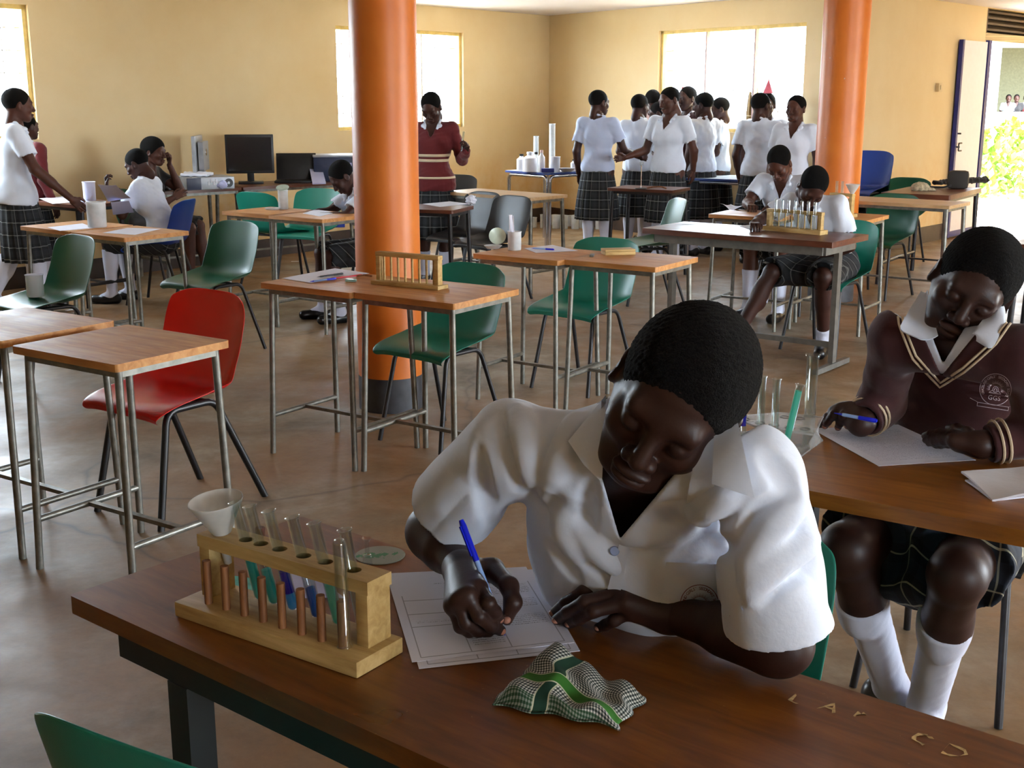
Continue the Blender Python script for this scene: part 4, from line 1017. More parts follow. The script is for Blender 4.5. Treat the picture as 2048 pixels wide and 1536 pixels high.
def patch(L, quad, nu, nv, off, th=.0022, curl=None):
    """cloth flap lying on the figure, with real thickness"""
    vs = []
    for side in (0, 1):
        for j in range(nv + 1):
            for i in range(nu + 1):
                u, v = i / nu, j / nv; a = [(quad[0][k] * (1 - u) + quad[1][k] * u) * (1 - v) + (quad[3][k] * (1 - u) + quad[2][k] * u) * v for k in (0, 1)]
                o = off if curl is None else off + curl(u, v); vs.append(L.hit(a[0], a[1], o - (th if side else 0)))
    ix = lambda s, j, i: s * (nu + 1) * (nv + 1) + j * (nu + 1) + i; fs = []
    for j in range(nv):
        for i in range(nu):
            fs.append((ix(0, j, i), ix(0, j, i + 1), ix(0, j + 1, i + 1), ix(0, j + 1, i))); fs.append((ix(1, j, i), ix(1, j + 1, i), ix(1, j + 1, i + 1), ix(1, j, i + 1)))
    for i in range(nu):
        for j in (0, nv): fs.append((ix(0, j, i), ix(1, j, i), ix(1, j, i + 1), ix(0, j, i + 1)))
    for j in range(nv):
        for i in (0, nu): fs.append((ix(0, j, i), ix(0, j + 1, i), ix(1, j + 1, i), ix(1, j, i)))
    return vs, fs
def pxplanes(tri, org):
    """the wedge of space seen through a triangle of the neck opening"""
    rs = [A3(ray(*t)) for t in tri]; c = sum(rs) / 3; o = V3(0, 0, CH) - org; out = []
    for i in range(3):
        n = np.cross(rs[i], rs[(i + 1) % 3])
        if n @ c > 0: n = -n
        out.append((o, n))
    return out
def fingers(f, chains, rad, k=.004):
    for pts, r0 in chains:
        n = len(pts); f.chain(pts, [r0 * (1 - .28 * i / (n - 1)) for i in range(n)], k=k)
def text_geo(s, size, font_shear=0):
    c = bpy.data.curves.new('t', 'FONT'); c.body = s; c.size = size; c.align_x = 'CENTER'; c.align_y = 'CENTER'; c.resolution_u = 2
    o = bpy.data.objects.new('t', c); COL.objects.link(o); bpy.context.view_layer.update()
    me = o.to_mesh(); vs = [v.co.copy() for v in me.vertices]; fs = [tuple(p.vertices) for p in me.polygons]; o.to_mesh_clear()
    bpy.data.objects.remove(o); bpy.data.curves.remove(c); return vs, fs
def emblem_geo(r, motto=True, gs=False):
    """round school badge: lettered ring, rayed sun, ball and open book, ribbon"""
    vs = []; fs = []
    def add(v, f):
        b = len(vs); vs.extend(v); fs.extend([tuple(i + b for i in q) for q in f])
    def ring(ra, rb, n=48, a0=0, a1=360):
        v = []
        for k in range(n + 1):
            a = R(a0 + (a1 - a0) * k / n); v += [(ra * math.cos(a), ra * math.sin(a)), (rb * math.cos(a), rb * math.sin(a))]
        add(v, [(2 * k, 2 * k + 1, 2 * k + 3, 2 * k + 2) for k in range(n)])
    ring(r * .965, r)
    t = "GRACELAND GIRLS' SECONDARY SCHOOL"
    for i, ch in enumerate(t):
        if ch == ' ': continue
        a = R(205 - 230 * i / (len(t) - 1)); v, f = text_geo(ch, r * .23); rr = r * .80; ca, sa = math.cos(a - math.pi / 2), math.sin(a - math.pi / 2)
        add([(p.x * ca - p.y * sa + rr * math.cos(a), p.x * sa + p.y * ca + rr * math.sin(a)) for p in v], f)
    for k in range(25):
        a = R(-12 + 204 * k / 24); r0, r1 = r * .36, r * (.60 if k % 2 else .54); w = .05
        add([(r0 * math.cos(a - w), r0 * math.sin(a - w)), (r1 * math.cos(a), r1 * math.sin(a)), (r0 * math.cos(a + w), r0 * math.sin(a + w))], [(0, 1, 2)])
    ring(r * .165, r * .19, 24)
    for a in (90, 210, 330, 20, 160): add([(r * .13 * math.cos(R(a)) * .6 + r * .05 * math.cos(R(q)), r * .13 * math.sin(R(a)) * .6 + r * .05 * math.sin(R(q))) for q in (0, 120, 240)], [(0, 1, 2)])
    bk = [(-.38, -.22), (-.2, -.06), (0, -.16), (.2, -.06), (.38, -.22)]
    for (xa, ya), (xb, yb) in zip(bk, bk[1:]): add([(xa * r, ya * r), (xb * r, yb * r), (xb * r, yb * r - r * .03), (xa * r, ya * r - r * .03)], [(0, 1, 2, 3)])
    add([(-.38 * r, -.22 * r), (.38 * r, -.22 * r), (.38 * r, -.26 * r), (-.38 * r, -.26 * r)], [(0, 1, 2, 3)])
    v, f = text_geo('GULU', r * .15); add([(p.x, p.y - r * .36) for p in v], f) if not gs else None
    if gs:
        v, f = text_geo('GGS', r * .42); add([(p.x, p.y - r * .55) for p in v], f)
    for yy, w in ((-.98, 1.0), (-1.2, 1.0)):
        for k in range(16): xa, xb = (-w + 2 * w * k / 16) * r, (-w + 2 * w * (k + 1) / 16) * r; add([(xa, yy * r), (xb, yy * r), (xb, (yy + .035) * r), (xa, (yy + .035) * r)], [(0, 1, 2, 3)])
    for sx in (-1, 1): add([(sx * 1.0 * r, -1.2 * r), (sx * 1.0 * r, -.95 * r), (sx * .97 * r, -.95 * r), (sx * .97 * r, -1.2 * r)], [(0, 1, 2, 3)]); add([(sx * 1.0 * r, -.95 * r), (sx * 1.5 * r, -.78 * r), (sx * 1.5 * r, -.75 * r), (sx * 1.0 * r, -.92 * r)], [(0, 1, 2, 3)])
    return vs, fs
def project_emblem(L, cx, cy, ex_px, geo, off, mpx, ey_px=None):
    """lay the badge on the cloth: cx, cy its centre, ex its direction along the cloth"""
    vs, fs = geo; out = []; ex = np.array(ex_px) / np.hypot(*ex_px); ey = np.array(ey_px if ey_px is not None else (ex[1], -ex[0]))
    for x, y in vs: out.append(L.hit(cx + (x * ex[0] + y * ey[0]) / mpx, cy + (x * ex[1] + y * ey[1]) / mpx, off))
    return out, fs

M['skin_dark'] = skin_mat('deep_brown_skin', srgb(52, 30, 23), .46)
M['badge_red'] = plain('dark_red_badge_print', srgb(110, 40, 50), .8); M['badge_white'] = plain('pale_badge_embroidery', srgb(200, 184, 190), .8)
def front_body(name, label, org, J, headM, rh, lh, nails, res=.005, skin='skin_dark', hair_wob=.0012, hair_line=.018):
    root = thing(name, label, 'person', tuple(org)); F = Field()
    tz = nrm(J['che'] - J['pel']); lat = nrm(J['sR'] - J['sL']); dep = nrm(np.cross(tz, lat))
    F.cap(J['pel'] - lat * .035, J['pel'] + lat * .035, .10, k=.05).cap(J['pel'], J['wai'], .10, .088, k=.05, ax=dep, fl=.8).cap(J['wai'], J['che'], .088, .104, k=.05, ax=dep, fl=.72)
    F.cap(J['che'] - lat * .025, J['che'] + lat * .025, .092, k=.04, ax=dep, fl=.76).cap(J['sL'] + lat * .03, J['sR'] - lat * .03, .036, k=.05)
    F.cap(J['nk'] - tz * .05, J['nk'] + tz * .01, .062, .052, k=.05)
    nb = headM[:3, :3] @ V3(0, -.035, -.075) + headM[:3, 3]; F.cap(J['nk'], nb, .053, .05, k=.03)
    for sd in 'RL':
        F.chain([J['s' + sd], J['e' + sd], J['w' + sd]], [.034, .038, .0245], k=.018); F.cap(J['e' + sd] * .9 + J['w' + sd] * .1, J['e' + sd] * .55 + J['w' + sd] * .45, .041, .036, k=.015)
        F.chain([J['h' + sd], J['k' + sd]], [.085, .060], k=.03).chain([J['k' + sd], J['a' + sd]], [.056, .036], k=.02); c = J['k' + sd] * .68 + J['a' + sd] * .32
        F.ell(c - dep * .012, (.049, .049, .10), k=.03); F.cap(J['a' + sd], J['f' + sd], .034, .027, k=.02)
    parts = [F.mesh(res), xf(head_mesh(.0022), headM), rh, lh]
    mesh_obj('body', parts, M[skin], root); mesh_obj('hair', [xf(hair_mesh(.0022, .002, hair_line, hair_wob), headM)], M['hair'], root)
    for p, r in nails: mesh_obj('fingernail', [Field().ell(p, r).mesh(.0012)], M['palm'], root)
    return root, tz, lat, dep
def socks_shoes(root, J, sockz, fine=.005):
    for sd in 'RL':
        k, a, f_ = J['k' + sd], J['a' + sd], J['f' + sd]; d = nrm(a - k); t0 = (k[2] - sockz) / (k[2] - a[2]); p0 = k + (a - k) * t0
        Q = Field().chain([p0 - d * .05, a], [.052, .043], k=.01).ell(k * .68 + a * .32 - V3(0, -.012, 0), (.056, .056, .105), k=.03).cap(a, f_, .041, .033, k=.02)
        Q.planes([(p0, d)], k=.004, ball=(p0 - d * .11, .13)).wob(.0012, 60, 2); mesh_obj('sock', [Q.mesh(fine)], M['sock'], root)
        d = nrm((f_ - a) * V3(1, 1, 0)); z = f_[2]; hb = a * V3(1, 1, 0) - d * .035 + V3(0, 0, z + .012); ft = f_ * V3(1, 1, 0) + d * .035 + V3(0, 0, z + .002)
        Q = Field().chain([hb, (hb + ft) / 2 - V3(0, 0, .006), ft], [.046, .044, .038], k=.02).planes([(V3(0, 0, max(.001, z - .032)), V3(0, 0, 1))], k=.003).ell(a + V3(0, 0, .03), (.04, .05, .035), k=.006, op='s')
        mesh_obj('shoe', [Q.mesh(fine)], M['shoe'], root)

# ---- nearest student, writing
O1 = V3(.27, 1.93, 0); q = lambda x, y, z: A3(P(x, y, z)) - O1
J1 = dict(pel=V3(.27, 1.93, .53) - O1, wai=V3(.245, 1.835, .68) - O1, che=V3(.185, 1.665, .90) - O1, nk=V3(.152, 1.555, 1.075) - O1, sR=q(1012, 888, 1.052), sL=q(1515, 950, 1.072), eR=q(866, 1062, .868), eL=q(1562, 1288, .848),
          wR=q(925, 1142, .858), wL=q(1335, 1226, .838), hR=V3(.205, 1.95, .51) - O1, hL=V3(.34, 1.86, .51) - O1, kR=V3(-.03, 1.66, .53) - O1, kL=V3(.12, 1.53, .53) - O1,
          aR=V3(-.02, 1.70, .075) - O1, aL=V3(.13, 1.57, .075) - O1, fR=V3(-.08, 1.61, .035) - O1, fL=V3(.07, 1.48, .035) - O1)
H1 = head_from(A3(PY(1350, 800, 1.455)) - O1, (-.42, -.56, .71), (.40, .72, .58), 1.0)
w = J1['wR']; Fh = Field()
mcp = [q(957, 1176, .873), q(936, 1190, .874), q(917, 1200, .866), q(906, 1212, .852)]
for m_ in mcp: Fh.cap(w, m_, .020, .0135, k=.014)
Fh.cap(w - nrm(w - J1['eR']) * .03, w, .0235, .023, k=.015)
fingers(Fh, [([mcp[0], q(977, 1206, .866), q(990, 1224, .848), q(998, 1238, .829)], .0108), ([mcp[1], q(958, 1232, .848), q(982, 1252, .828), q(1001, 1261, .8125)], .0106),
             ([mcp[2], q(932, 1246, .834), q(955, 1262, .818), q(978, 1264, .8105)], .0102), ([mcp[3], q(920, 1254, .823), q(938, 1264, .813), q(955, 1264, .8095)], .0092)], 1)
Fh.chain([w + (q(978, 1134, .852) - w) * .3, q(985, 1140, .853), q(1018, 1172, .858), q(1026, 1205, .846), q(1014, 1238, .822)], [.018, .0165, .0125, .0115, .0085], k=.008)
RH1 = Fh.mesh(.0018)
w = J1['wL']; Fh = Field(); mcp = [q(1222, 1172, .861), q(1237, 1188, .863), q(1252, 1205, .857), q(1264, 1222, .843)]
for m_ in mcp: Fh.cap(w, m_, .021, .0135, k=.014)
Fh.cap(w - nrm(w - J1['eL']) * .03, w, .0235, .023, k=.015)
fingers(Fh, [([mcp[0], q(1168, 1184, .855), q(1132, 1206, .833), q(1109, 1225, .8085)], .0108), ([mcp[1], q(1170, 1204, .853), q(1136, 1224, .830), q(1114, 1239, .8085)], .0108),
             ([mcp[2], q(1187, 1222, .846), q(1158, 1238, .824), q(1139, 1247, .808)], .0104), ([mcp[3], q(1228, 1241, .829), q(1211, 1250, .815), q(1197, 1255, .8075)], .0094)], 1)
Fh.chain([w, q(1285, 1205, .842), q(1250, 1190, .826), q(1225, 1188, .812)], [.018, .014, .0115, .0085], k=.008)
LH1 = Fh.mesh(.0018)
nl = [(q(1000, 1240, .8305), (.0052, .0052, .0045)), (q(1004, 1263, .8135), (.0056, .0052, .0045)), (q(1013, 1240, .826), (.006, .006, .005)), (q(1105, 1226, .8095), (.0055, .0055, .0045)), (q(1111, 1241, .8095), (.0058, .0058, .0045)), (q(1137, 1248.5, .809), (.0058, .0058, .0045)), (q(1195, 1256, .8085), (.005, .005, .004))]
root1, tz, lat, dep = front_body('person', 'nearest student in a white shirt writing with a blue pen at the foreground table', O1, J1, H1, RH1, LH1, nl, .0045)
S = Field(); g = .02
S.cap(J1['pel'] - lat * .03, J1['pel'] + lat * .03, .13, k=.06).cap(J1['pel'], J1['wai'], .135, .13, k=.06, ax=dep, fl=.9).cap(J1['wai'], J1['che'], .13, .145, k=.06, ax=dep, fl=.85)
S.cap(J1['che'] - lat * .045, J1['che'] + lat * .045, .122, k=.05, ax=dep, fl=.85).cap(J1['sL'] + lat * .015, J1['sR'] - lat * .015, .056, k=.06).cap(J1['che'] + tz * .06 - lat * .04, J1['che'] + tz * .06 + lat * .04, .095, k=.06, ax=dep, fl=.85)
for sg in (-1, 1): S.ell(J1['che'] + lat * sg * .062 + dep * .072 - tz * .03, (.06, .05, .065), k=.05)
S.cap(J1['nk'] - tz * .05, J1['nk'] + nrm(H1[:3, :3] @ V3(0, -.035, -.075) + H1[:3, 3] - J1['nk']) * .10, .078, .066, k=.05)
for sd, en, r0, r1 in (('R', .72, .052, .062), ('L', .93, .052, .060)):
    a, e = J1['s' + sd], J1['e' + sd]; S.cap(a, a + (e - a) * (en + .3), r0, r1 + .012, k=.03)
def folds1(X, Y, Z):
    # creases running from the armpits towards the buttons, and across the sleeves
    w = 0
    for c, dr, fr, amp, rad in ((J1['sR'] * .6 + J1['che'] * .4, V3(.55, -.1, .8), 70, .010, .11), (J1['sL'] * .6 + J1['che'] * .4, V3(.5, .2, -.85), 70, .010, .11), (J1['che'] * .6 + J1['wai'] * .4 + dep * .1, V3(.9, .3, .25), 45, .008, .15),
                                (J1['sL'] * .45 + J1['eL'] * .55, V3(.2, .5, .85), 60, .008, .10), (J1['sR'] * .5 + J1['eR'] * .5, V3(.75, -.3, -.6), 60, .009, .09)):
        d = nrm(dr); dx, dy, dz = X - c[0], Y - c[1], Z - c[2]; r2 = (dx * dx + dy * dy + dz * dz) / rad ** 2
        s_ = dx * d[0] + dy * d[1] + dz * d[2]; w = w + amp * np.exp(-r2) * (.7 - 1.4 * np.abs(np.sin(.5 * (fr * s_ + 1.6 * np.sin(11 * (dx - dz) + 4 * dy)))) ** .8)
    return w
S.fold(folds1).wob(.0022, 26, 5)
PX1 = S.mesh(.006); _L = Local(BVHTree.FromPolygons([Vector(v) for v in PX1[0]], PX1[1].tolist()), O1)
def crease(pts, r0, off, op, k, sub_=4):
    q_ = []
    for a, b in zip(pts, pts[1:]):
        for i in range(sub_): t = i / sub_; q_.append(A3(_L.hit(a[0] + (b[0] - a[0]) * t, a[1] + (b[1] - a[1]) * t, off)))
    q_.append(A3(_L.hit(*pts[-1], off))); n = len(q_); S.chain(q_, [r0 * (.45 + .55 * math.sin(math.pi * i / (n - 1))) for i in range(n)], k=k, op=op)
for pts in ([(1068, 1000), (1105, 900), (1120, 830)], [(1040, 985), (1030, 900), (1005, 830)], [(985, 1050), (960, 970), (950, 900)], [(1085, 1010), (1150, 1100), (1215, 1165)], [(1095, 1090), (1150, 1160)], [(1180, 960), (1165, 1050), (1195, 1130)],
            [(1250, 1100), (1340, 1085), (1430, 1040), (1480, 1000)], [(1482, 1195), (1486, 1110), (1520, 1030), (1575, 985)], [(1490, 1150), (1550, 1080), (1610, 1040)], [(1500, 1215), (1560, 1160), (1630, 1130)], [(1470, 1090), (1400, 1100), (1345, 1125)], [(1530, 905), (1570, 950), (1592, 1005)]):
    crease(pts, .012, .0065, 's', .014)
for pts in ([(1090, 985), (1130, 905), (1150, 840)], [(1060, 960), (1055, 880), (1035, 820)], [(1110, 1000), (1180, 1080), (1228, 1130)], [(1255, 1078), (1340, 1060), (1420, 1015), (1470, 975)], [(1505, 1200), (1506, 1120), (1545, 1050), (1600, 1010)], [(1510, 1170), (1570, 1110), (1625, 1080)], [(1140, 985), (1130, 1060), (1160, 1110)]):
    crease(pts, .010, -.004, 'u', .022)
S.shell(.0085)
for sd, en in (('R', .70), ('L', .90)):
    a, e = J1['s' + sd], J1['e' + sd]; c = a + (e - a) * en; d = nrm(e - a); S.planes([(c, -d)], k=.002, ball=(c + d * .085, .12))
wedge = pxplanes([(1182, 880), (1405, 880), (1240, 1078)], O1)
S.planes(wedge + [(J1['nk'] - dep * .005, -dep)], k=.003)
nkd = nrm(H1[:3, :3] @ V3(0, -.035, -.075) + H1[:3, 3] - J1['nk'])
S.planes([(J1['nk'] + nkd * .072, -nkd)], k=.002, ball=(J1['nk'] + nkd * .130, .095))
sh1 = mesh_obj('shirt', [S.mesh(.0034)], M['shirt'], root1, None, 1)
bvf = lambda a: BVHTree.FromPolygons([Vector(v) for v in a[0]], a[1].tolist())
L1_ = Local(bvf(PX1), O1)
def flap(name, quad, nu, nv, off, curl=None, mat='shirt', L=L1_, root=root1, th=.0024):
    v, f = patch(L, quad, nu, nv, off, th, curl); m = MB(); m.add(v, f); o = m.build(name, M[mat], root, True, 50); return o
flap('collar', [(1212, 790), (1204, 965), (1168, 930), (1136, 882)], 10, 8, .010, lambda u, v: .014 * v + .004)
flap('collar', [(1428, 862), (1474, 836), (1509, 996), (1424, 968)], 10, 12, .010, lambda u, v: .004 + .018 * v)
flap('collar_stand', [(1392, 900), (1430, 862), (1428, 985), (1372, 1008)], 6, 8, .008)
flap('button_placket', [(1240, 1082), (1262, 1074), (1240, 1188), (1212, 1190)], 4, 10, .003)
flap('chest_pocket', [(1332, 1124), (1468, 1130), (1484, 1222), (1322, 1206)], 14, 10, .0025)
bp = L1_.hit(1229, 1102, .006); bt = MB().lathe([(0, -.0012), (.0055, -.0012), (.0065, 0), (.0055, .0014), (.003, .0009), (0, .0008)], 20, Matrix.Translation(bp) @ Vector(A3(ray(1229, 1102)) * -1).to_track_quat('Z', 'Y').to_matrix().to_4x4()).build('button', plain('pale_blue_button', srgb(150, 170, 215), .3), root1)
ev, ef = project_emblem(L1_, 1399, 1208, (78, -8), emblem_geo(.0245), .0056, .00063); m = MB(); m.add(ev, ef); m.build('badge', M['badge_red'], root1, False)
# skirt and lower legs (under the table)
def lap_skirt(root, J, lat, tz, dep, mat, cut=.02, name='plaid_skirt', res=.006, drape=0.0):
    Kt = Field(); Kt.cap(J['pel'] - lat * .05, J['pel'] + lat * .05, .132, k=.05)
    for sd in 'RL':
        e = nrm(J['k' + sd] - J['h' + sd]); Kt.chain([J['h' + sd], J['k' + sd] + e * .05], [.112, .098], k=.05)
    mh = (J['hR'] + J['hL']) / 2; mk = (J['kR'] + J['kL']) / 2; Kt.cap(mh, mk * .7 + mh * .3 - V3(0, 0, .015 + drape), .10, .075 + drape, k=.08)
    for sd in 'RL':
        e = nrm(J['k' + sd] - J['h' + sd]); Kt.planes([(J['k' + sd] - e * cut, -e)], k=.006, ball=(J['k' + sd] - e * cut + e * .13, .15))
    Kt.planes([(J['wai'] + tz * .01, -tz)], k=.004, ball=(J['wai'] + tz * .19, .26)); Kt.wob(.007, 26, 9)
    return mesh_obj(name, [Kt.mesh(res)], M[mat], root, lambda v: np.stack([v @ lat, v @ nrm(dep * V3(1, 1, 0)) - v[:, 2] * .8], 1))
lap_skirt(root1, J1, lat, tz, dep, 'plaid'); socks_shoes(root1, J1, .36)
chair_at((.275, 1.955), 236, 'teal chair of the nearest student, its edge showing beside her sleeve', 'teal')

# ---- student in the dark maroon sweater
O2 = V3(1.13, 2.95, 0); q = lambda x, y, z: A3(P(x, y, z)) - O2; w3 = lambda *a: V3(*a) - O2
J2 = dict(pel=w3(1.13, 2.95, .53), wai=w3(1.10, 2.87, .68), che=w3(1.02, 2.72, .865), nk=w3(.945, 2.545, 1.06), sR=q(1793, 676, 1.03), sL=q(2058, 716, 1.03), eR=q(1762, 806, .862), eL=q(2092, 866, .862), wR=q(1722, 846, .838), wL=q(1962, 889, .838),
          hR=w3(1.06, 2.97, .51), hL=w3(1.19, 2.88, .51), kR=q(1694, 1098, .55), kL=q(1915, 1150, .55), aR=w3(.945, 2.80, .085), aL=w3(1.0, 2.70, .085), fR=w3(.99, 2.72, .035), fL=w3(.97, 2.59, .035))
H2 = head_from(A3(PY(1944, 574, 2.41)) - O2, (-.40, -.50, .77), (.33, .74, .58), .98)
w = J2['wR']; Fh = Field(); mcp = [q(1716, 818, .862), q(1700, 815, .862), q(1683, 817, .858), q(1668, 824, .848)]
for m_ in mcp: Fh.cap(w, m_, .021, .014, k=.014)
Fh.cap(w - nrm(w - J2['eR']) * .04, w, .025, .024, k=.015)
fingers(Fh, [([mcp[0], q(1708, 828, .853), q(1700, 842, .832), q(1695, 852, .813)], .0108), ([mcp[1], q(1688, 830, .852), q(1680, 846, .828), q(1676, 855, .812)], .0108), ([mcp[2], q(1667, 830, .846), q(1655, 844, .826), q(1650, 852, .811)], .0104), ([mcp[3], q(1654, 834, .836), q(1645, 844, .82), q(1640, 850, .811)], .0094)], 1)
Fh.chain([w, q(1735, 848, .838), q(1722, 856, .826), q(1708, 858, .814)], [.018, .0145, .0115, .0085], k=.008); RH2 = Fh.mesh(.0024)
w = J2['wL']; Fh = Field(); mcp = [q(1905, 872, .842), q(1908, 879, .845), q(1912, 885, .838), q(1918, 890, .83)]
for m_ in mcp: Fh.cap(w, m_, .021, .014, k=.014)
Fh.cap(w - nrm(w - J2['eL']) * .04, w, .025, .024, k=.015)
fingers(Fh, [([mcp[0], q(1880, 866, .838), q(1862, 868, .826), q(1850, 872, .812)], .0108), ([mcp[1], q(1884, 874, .840), q(1864, 876, .826), q(1852, 880, .814)], .0108), ([mcp[2], q(1888, 882, .834), q(1870, 884, .822), q(1858, 886, .811)], .0104), ([mcp[3], q(1896, 888, .826), q(1882, 890, .816), q(1872, 891, .811)], .0094)], 1)
Fh.chain([w, q(1935, 868, .84), q(1915, 858, .83), q(1898, 856, .822)], [.018, .0145, .0115, .0085], k=.008); LH2 = Fh.mesh(.0024)
nl2 = [(q(1694, 853.5, .814), (.0058, .0058, .0045)), (q(1675, 856.5, .813), (.0058, .0058, .0045)), (q(1649, 853.5, .812), (.0058, .0058, .0045))]
root2, tz2, lat2, dep2 = front_body('person', 'seated student in a dark maroon V-neck sweater over a white collar, on the right', O2, J2, H2, RH2, LH2, nl2, .006)
def torso2(g, arms=True, low=0.0):
    S = Field(); J = J2
    S.cap(J['pel'], J['wai'], .115 + g, .105 + g, k=.06, ax=dep2, fl=.9).cap(J['wai'], J['che'], .108 + g, .122 + g, k=.06, ax=dep2, fl=.82).cap(J['che'] - lat2 * .04, J['che'] + lat2 * .04, .105 + g, k=.05, ax=dep2, fl=.82)
    S.cap(J['sL'] + lat2 * .015, J['sR'] - lat2 * .015, .052 + g * .5, k=.06).cap(J['che'] + tz2 * .07 - lat2 * .04, J['che'] + tz2 * .07 + lat2 * .04, .082 + g, k=.06, ax=dep2, fl=.85)
    for sg in (-1, 1): S.ell(J['che'] + lat2 * sg * .055 + dep2 * .068 - tz2 * .03, (.052 + g * .4, .044 + g * .4, .055), k=.05)
    S.cap(J['nk'] - tz2 * .05, J['nk'] + tz2 * .02, .064 + g * .3, .058 + g * .3, k=.05)
    if arms:
        for sd in 'RL': S.chain([J['s' + sd], J['e' + sd], J['w' + sd]], [.054, .047, .037], k=.03)
    return S
S = torso2(.022); S.wob(.0028, 26, 8); PX2 = S.mesh(.007); S.shell(.010)
wedge2 = pxplanes([(1800, 560), (2040, 560), (1882, 752)], O2)
S.planes(wedge2 + [(J2['nk'] - dep2 * .02, -dep2)], k=.003).planes([(J2['nk'] + tz2 * .012, -nrm(tz2 * .95 - dep2 * .25))], k=.003, ball=(J2['nk'] + tz2 * .11, .15))
for sd in 'RL':
    d = nrm(J2['w' + sd] - J2['e' + sd]); c = J2['w' + sd] - d * .015; S.planes([(c, -d)], k=.002, ball=(c + d * .06, .075))
sw2 = mesh_obj('sweater', [S.mesh(.004)], M['maroon_dark'], root2); L2_ = Local(bvf(PX2), O2)
S = torso2(.010, False); S.shell(.010)
S.planes(pxplanes([(1832, 590), (1962, 600), (1886, 728)], O2) + [(J2['nk'] - dep2 * .01, -dep2)], k=.003).planes([(J2['nk'] + tz2 * .04, -nrm(tz2 * .95 - dep2 * .2))], k=.003, ball=(J2['nk'] + tz2 * .13, .145)).planes([(J2['wai'], tz2)], k=.003, ball=(J2['wai'] - tz2 * .2, .28))
sh2 = mesh_obj('shirt', [S.mesh(.004)], M['shirt'], root2); LS2 = Local(bvh_of(sh2), O2)
def ruled(name, inner, outer, root, mat='shirt', th=.003, n=6):
    """collar leaf between its fold line and its free edge, with thickness"""
    def spl(p):
        out = []
        for a, b in zip(p, p[1:]): out += [a + (b - a) * k / 5 for k in range(5)]
        out = np.array(out + [p[-1]]); q_ = out.copy()
        for _ in range(2): q_[1:-1] = (out[:-2] + 2 * out[1:-1] + out[2:]) / 4; out = q_.copy()
        return out
    A, B = spl(inner), spl(outer); m_ = len(A); vs = []; fs = []
    for side in (0, 1):
        for i in range(m_):
            for k in range(n + 1):
                t = k / n; p = A[i] * (1 - t) + B[i] * t; nn = nrm(np.cross(A[min(i + 1, m_ - 1)] - A[max(i - 1, 0)], B[i] - A[i])); vs.append(p + nn * (.006 * math.sin(math.pi * t) * 1) + nn * (th if side else 0))
    ix = lambda s_, i, k: s_ * m_ * (n + 1) + i * (n + 1) + k
    for i in range(m_ - 1):
        for k in range(n): fs.append((ix(0, i, k), ix(0, i, k + 1), ix(0, i + 1, k + 1), ix(0, i + 1, k))); fs.append((ix(1, i, k), ix(1, i + 1, k), ix(1, i + 1, k + 1), ix(1, i, k + 1)))
        for k in (0, n): fs.append((ix(0, i, k), ix(1, i, k), ix(1, i + 1, k), ix(0, i + 1, k)))
    for k in range(n):
        for i in (0, m_ - 1): fs.append((ix(0, i, k), ix(0, i, k + 1), ix(1, i, k + 1), ix(1, i, k)))
    return MB().add(vs, fs).build(name, M[mat], root, True, 60)
for inn, out in (([(1854, 580, 2.49), (1860, 610, 2.445), (1868, 640, 2.405), (1876, 670, 2.370)], [(1842, 582, 2.50), (1816, 624, 2.440), (1796, 659, 2.398), (1842, 678, 2.372)]),
                 ([(1990, 600, 2.42), (1978, 625, 2.372), (1962, 645, 2.338), (1944, 668, 2.306)], [(2006, 606, 2.42), (2014, 640, 2.325), (1984, 702, 2.258), (1952, 682, 2.296)])):
    ruled('collar', [A3(PY(*p)) - O2 for p in inn], [A3(PY(*p)) - O2 for p in out], root2)
for off_, nm in ((0, 'neck_stripe'), (9, 'neck_stripe')):
    pl = [(1805, 634), (1807, 648), (1812, 662), (1832, 712), (1881, 766 ), (1926, 736), (1984, 684), (2006, 654), (2014, 644)]
    cx, cy = 1900, 640; pts = []
    for a, b in zip(pl, pl[1:]):
        for k in range(6):
            t = k / 6; x, y = a[0] + (b[0] - a[0]) * t, a[1] + (b[1] - a[1]) * t; dl_ = math.hypot(x - cx, y - cy); pts.append(L2_.hit(x + (x - cx) / dl_ * off_, y + (y - cy) / dl_ * off_, .001))
    MB().tube(pts, .0026, 6).build(nm, M['trim'], root2)
for sd in 'RL':
    d = nrm(J2['w' + sd] - J2['e' + sd]); x = nrm(np.cross(d, V3(0, 0, 1))); y = np.cross(d, x)
    for kk in (.030, .044):
        c = J2['w' + sd] - d * kk; r = .0425 + (kk - .02) * .1
        MB().tube([Vector(c + (x * math.cos(a) + y * math.sin(a)) * r) for a in np.linspace(0, 2 * math.pi, 25)], .0028, 6).build('cuff_stripe', M['trim'], root2)
ev, ef = project_emblem(L2_, 1991, 779, (64, 10), emblem_geo(.031, gs=True), .0022, .00097); m = MB(); m.add(ev, ef); m.build('badge', M['badge_white'], root2, False)
lap_skirt(root2, J2, lat2, tz2, dep2, 'plaid_blue', .10, drape=.03); socks_shoes(root2, J2, .40)
chair_at((1.17, 3.02), 234, 'dark chair under the student in the V-neck sweater on the right', 'black_plastic')
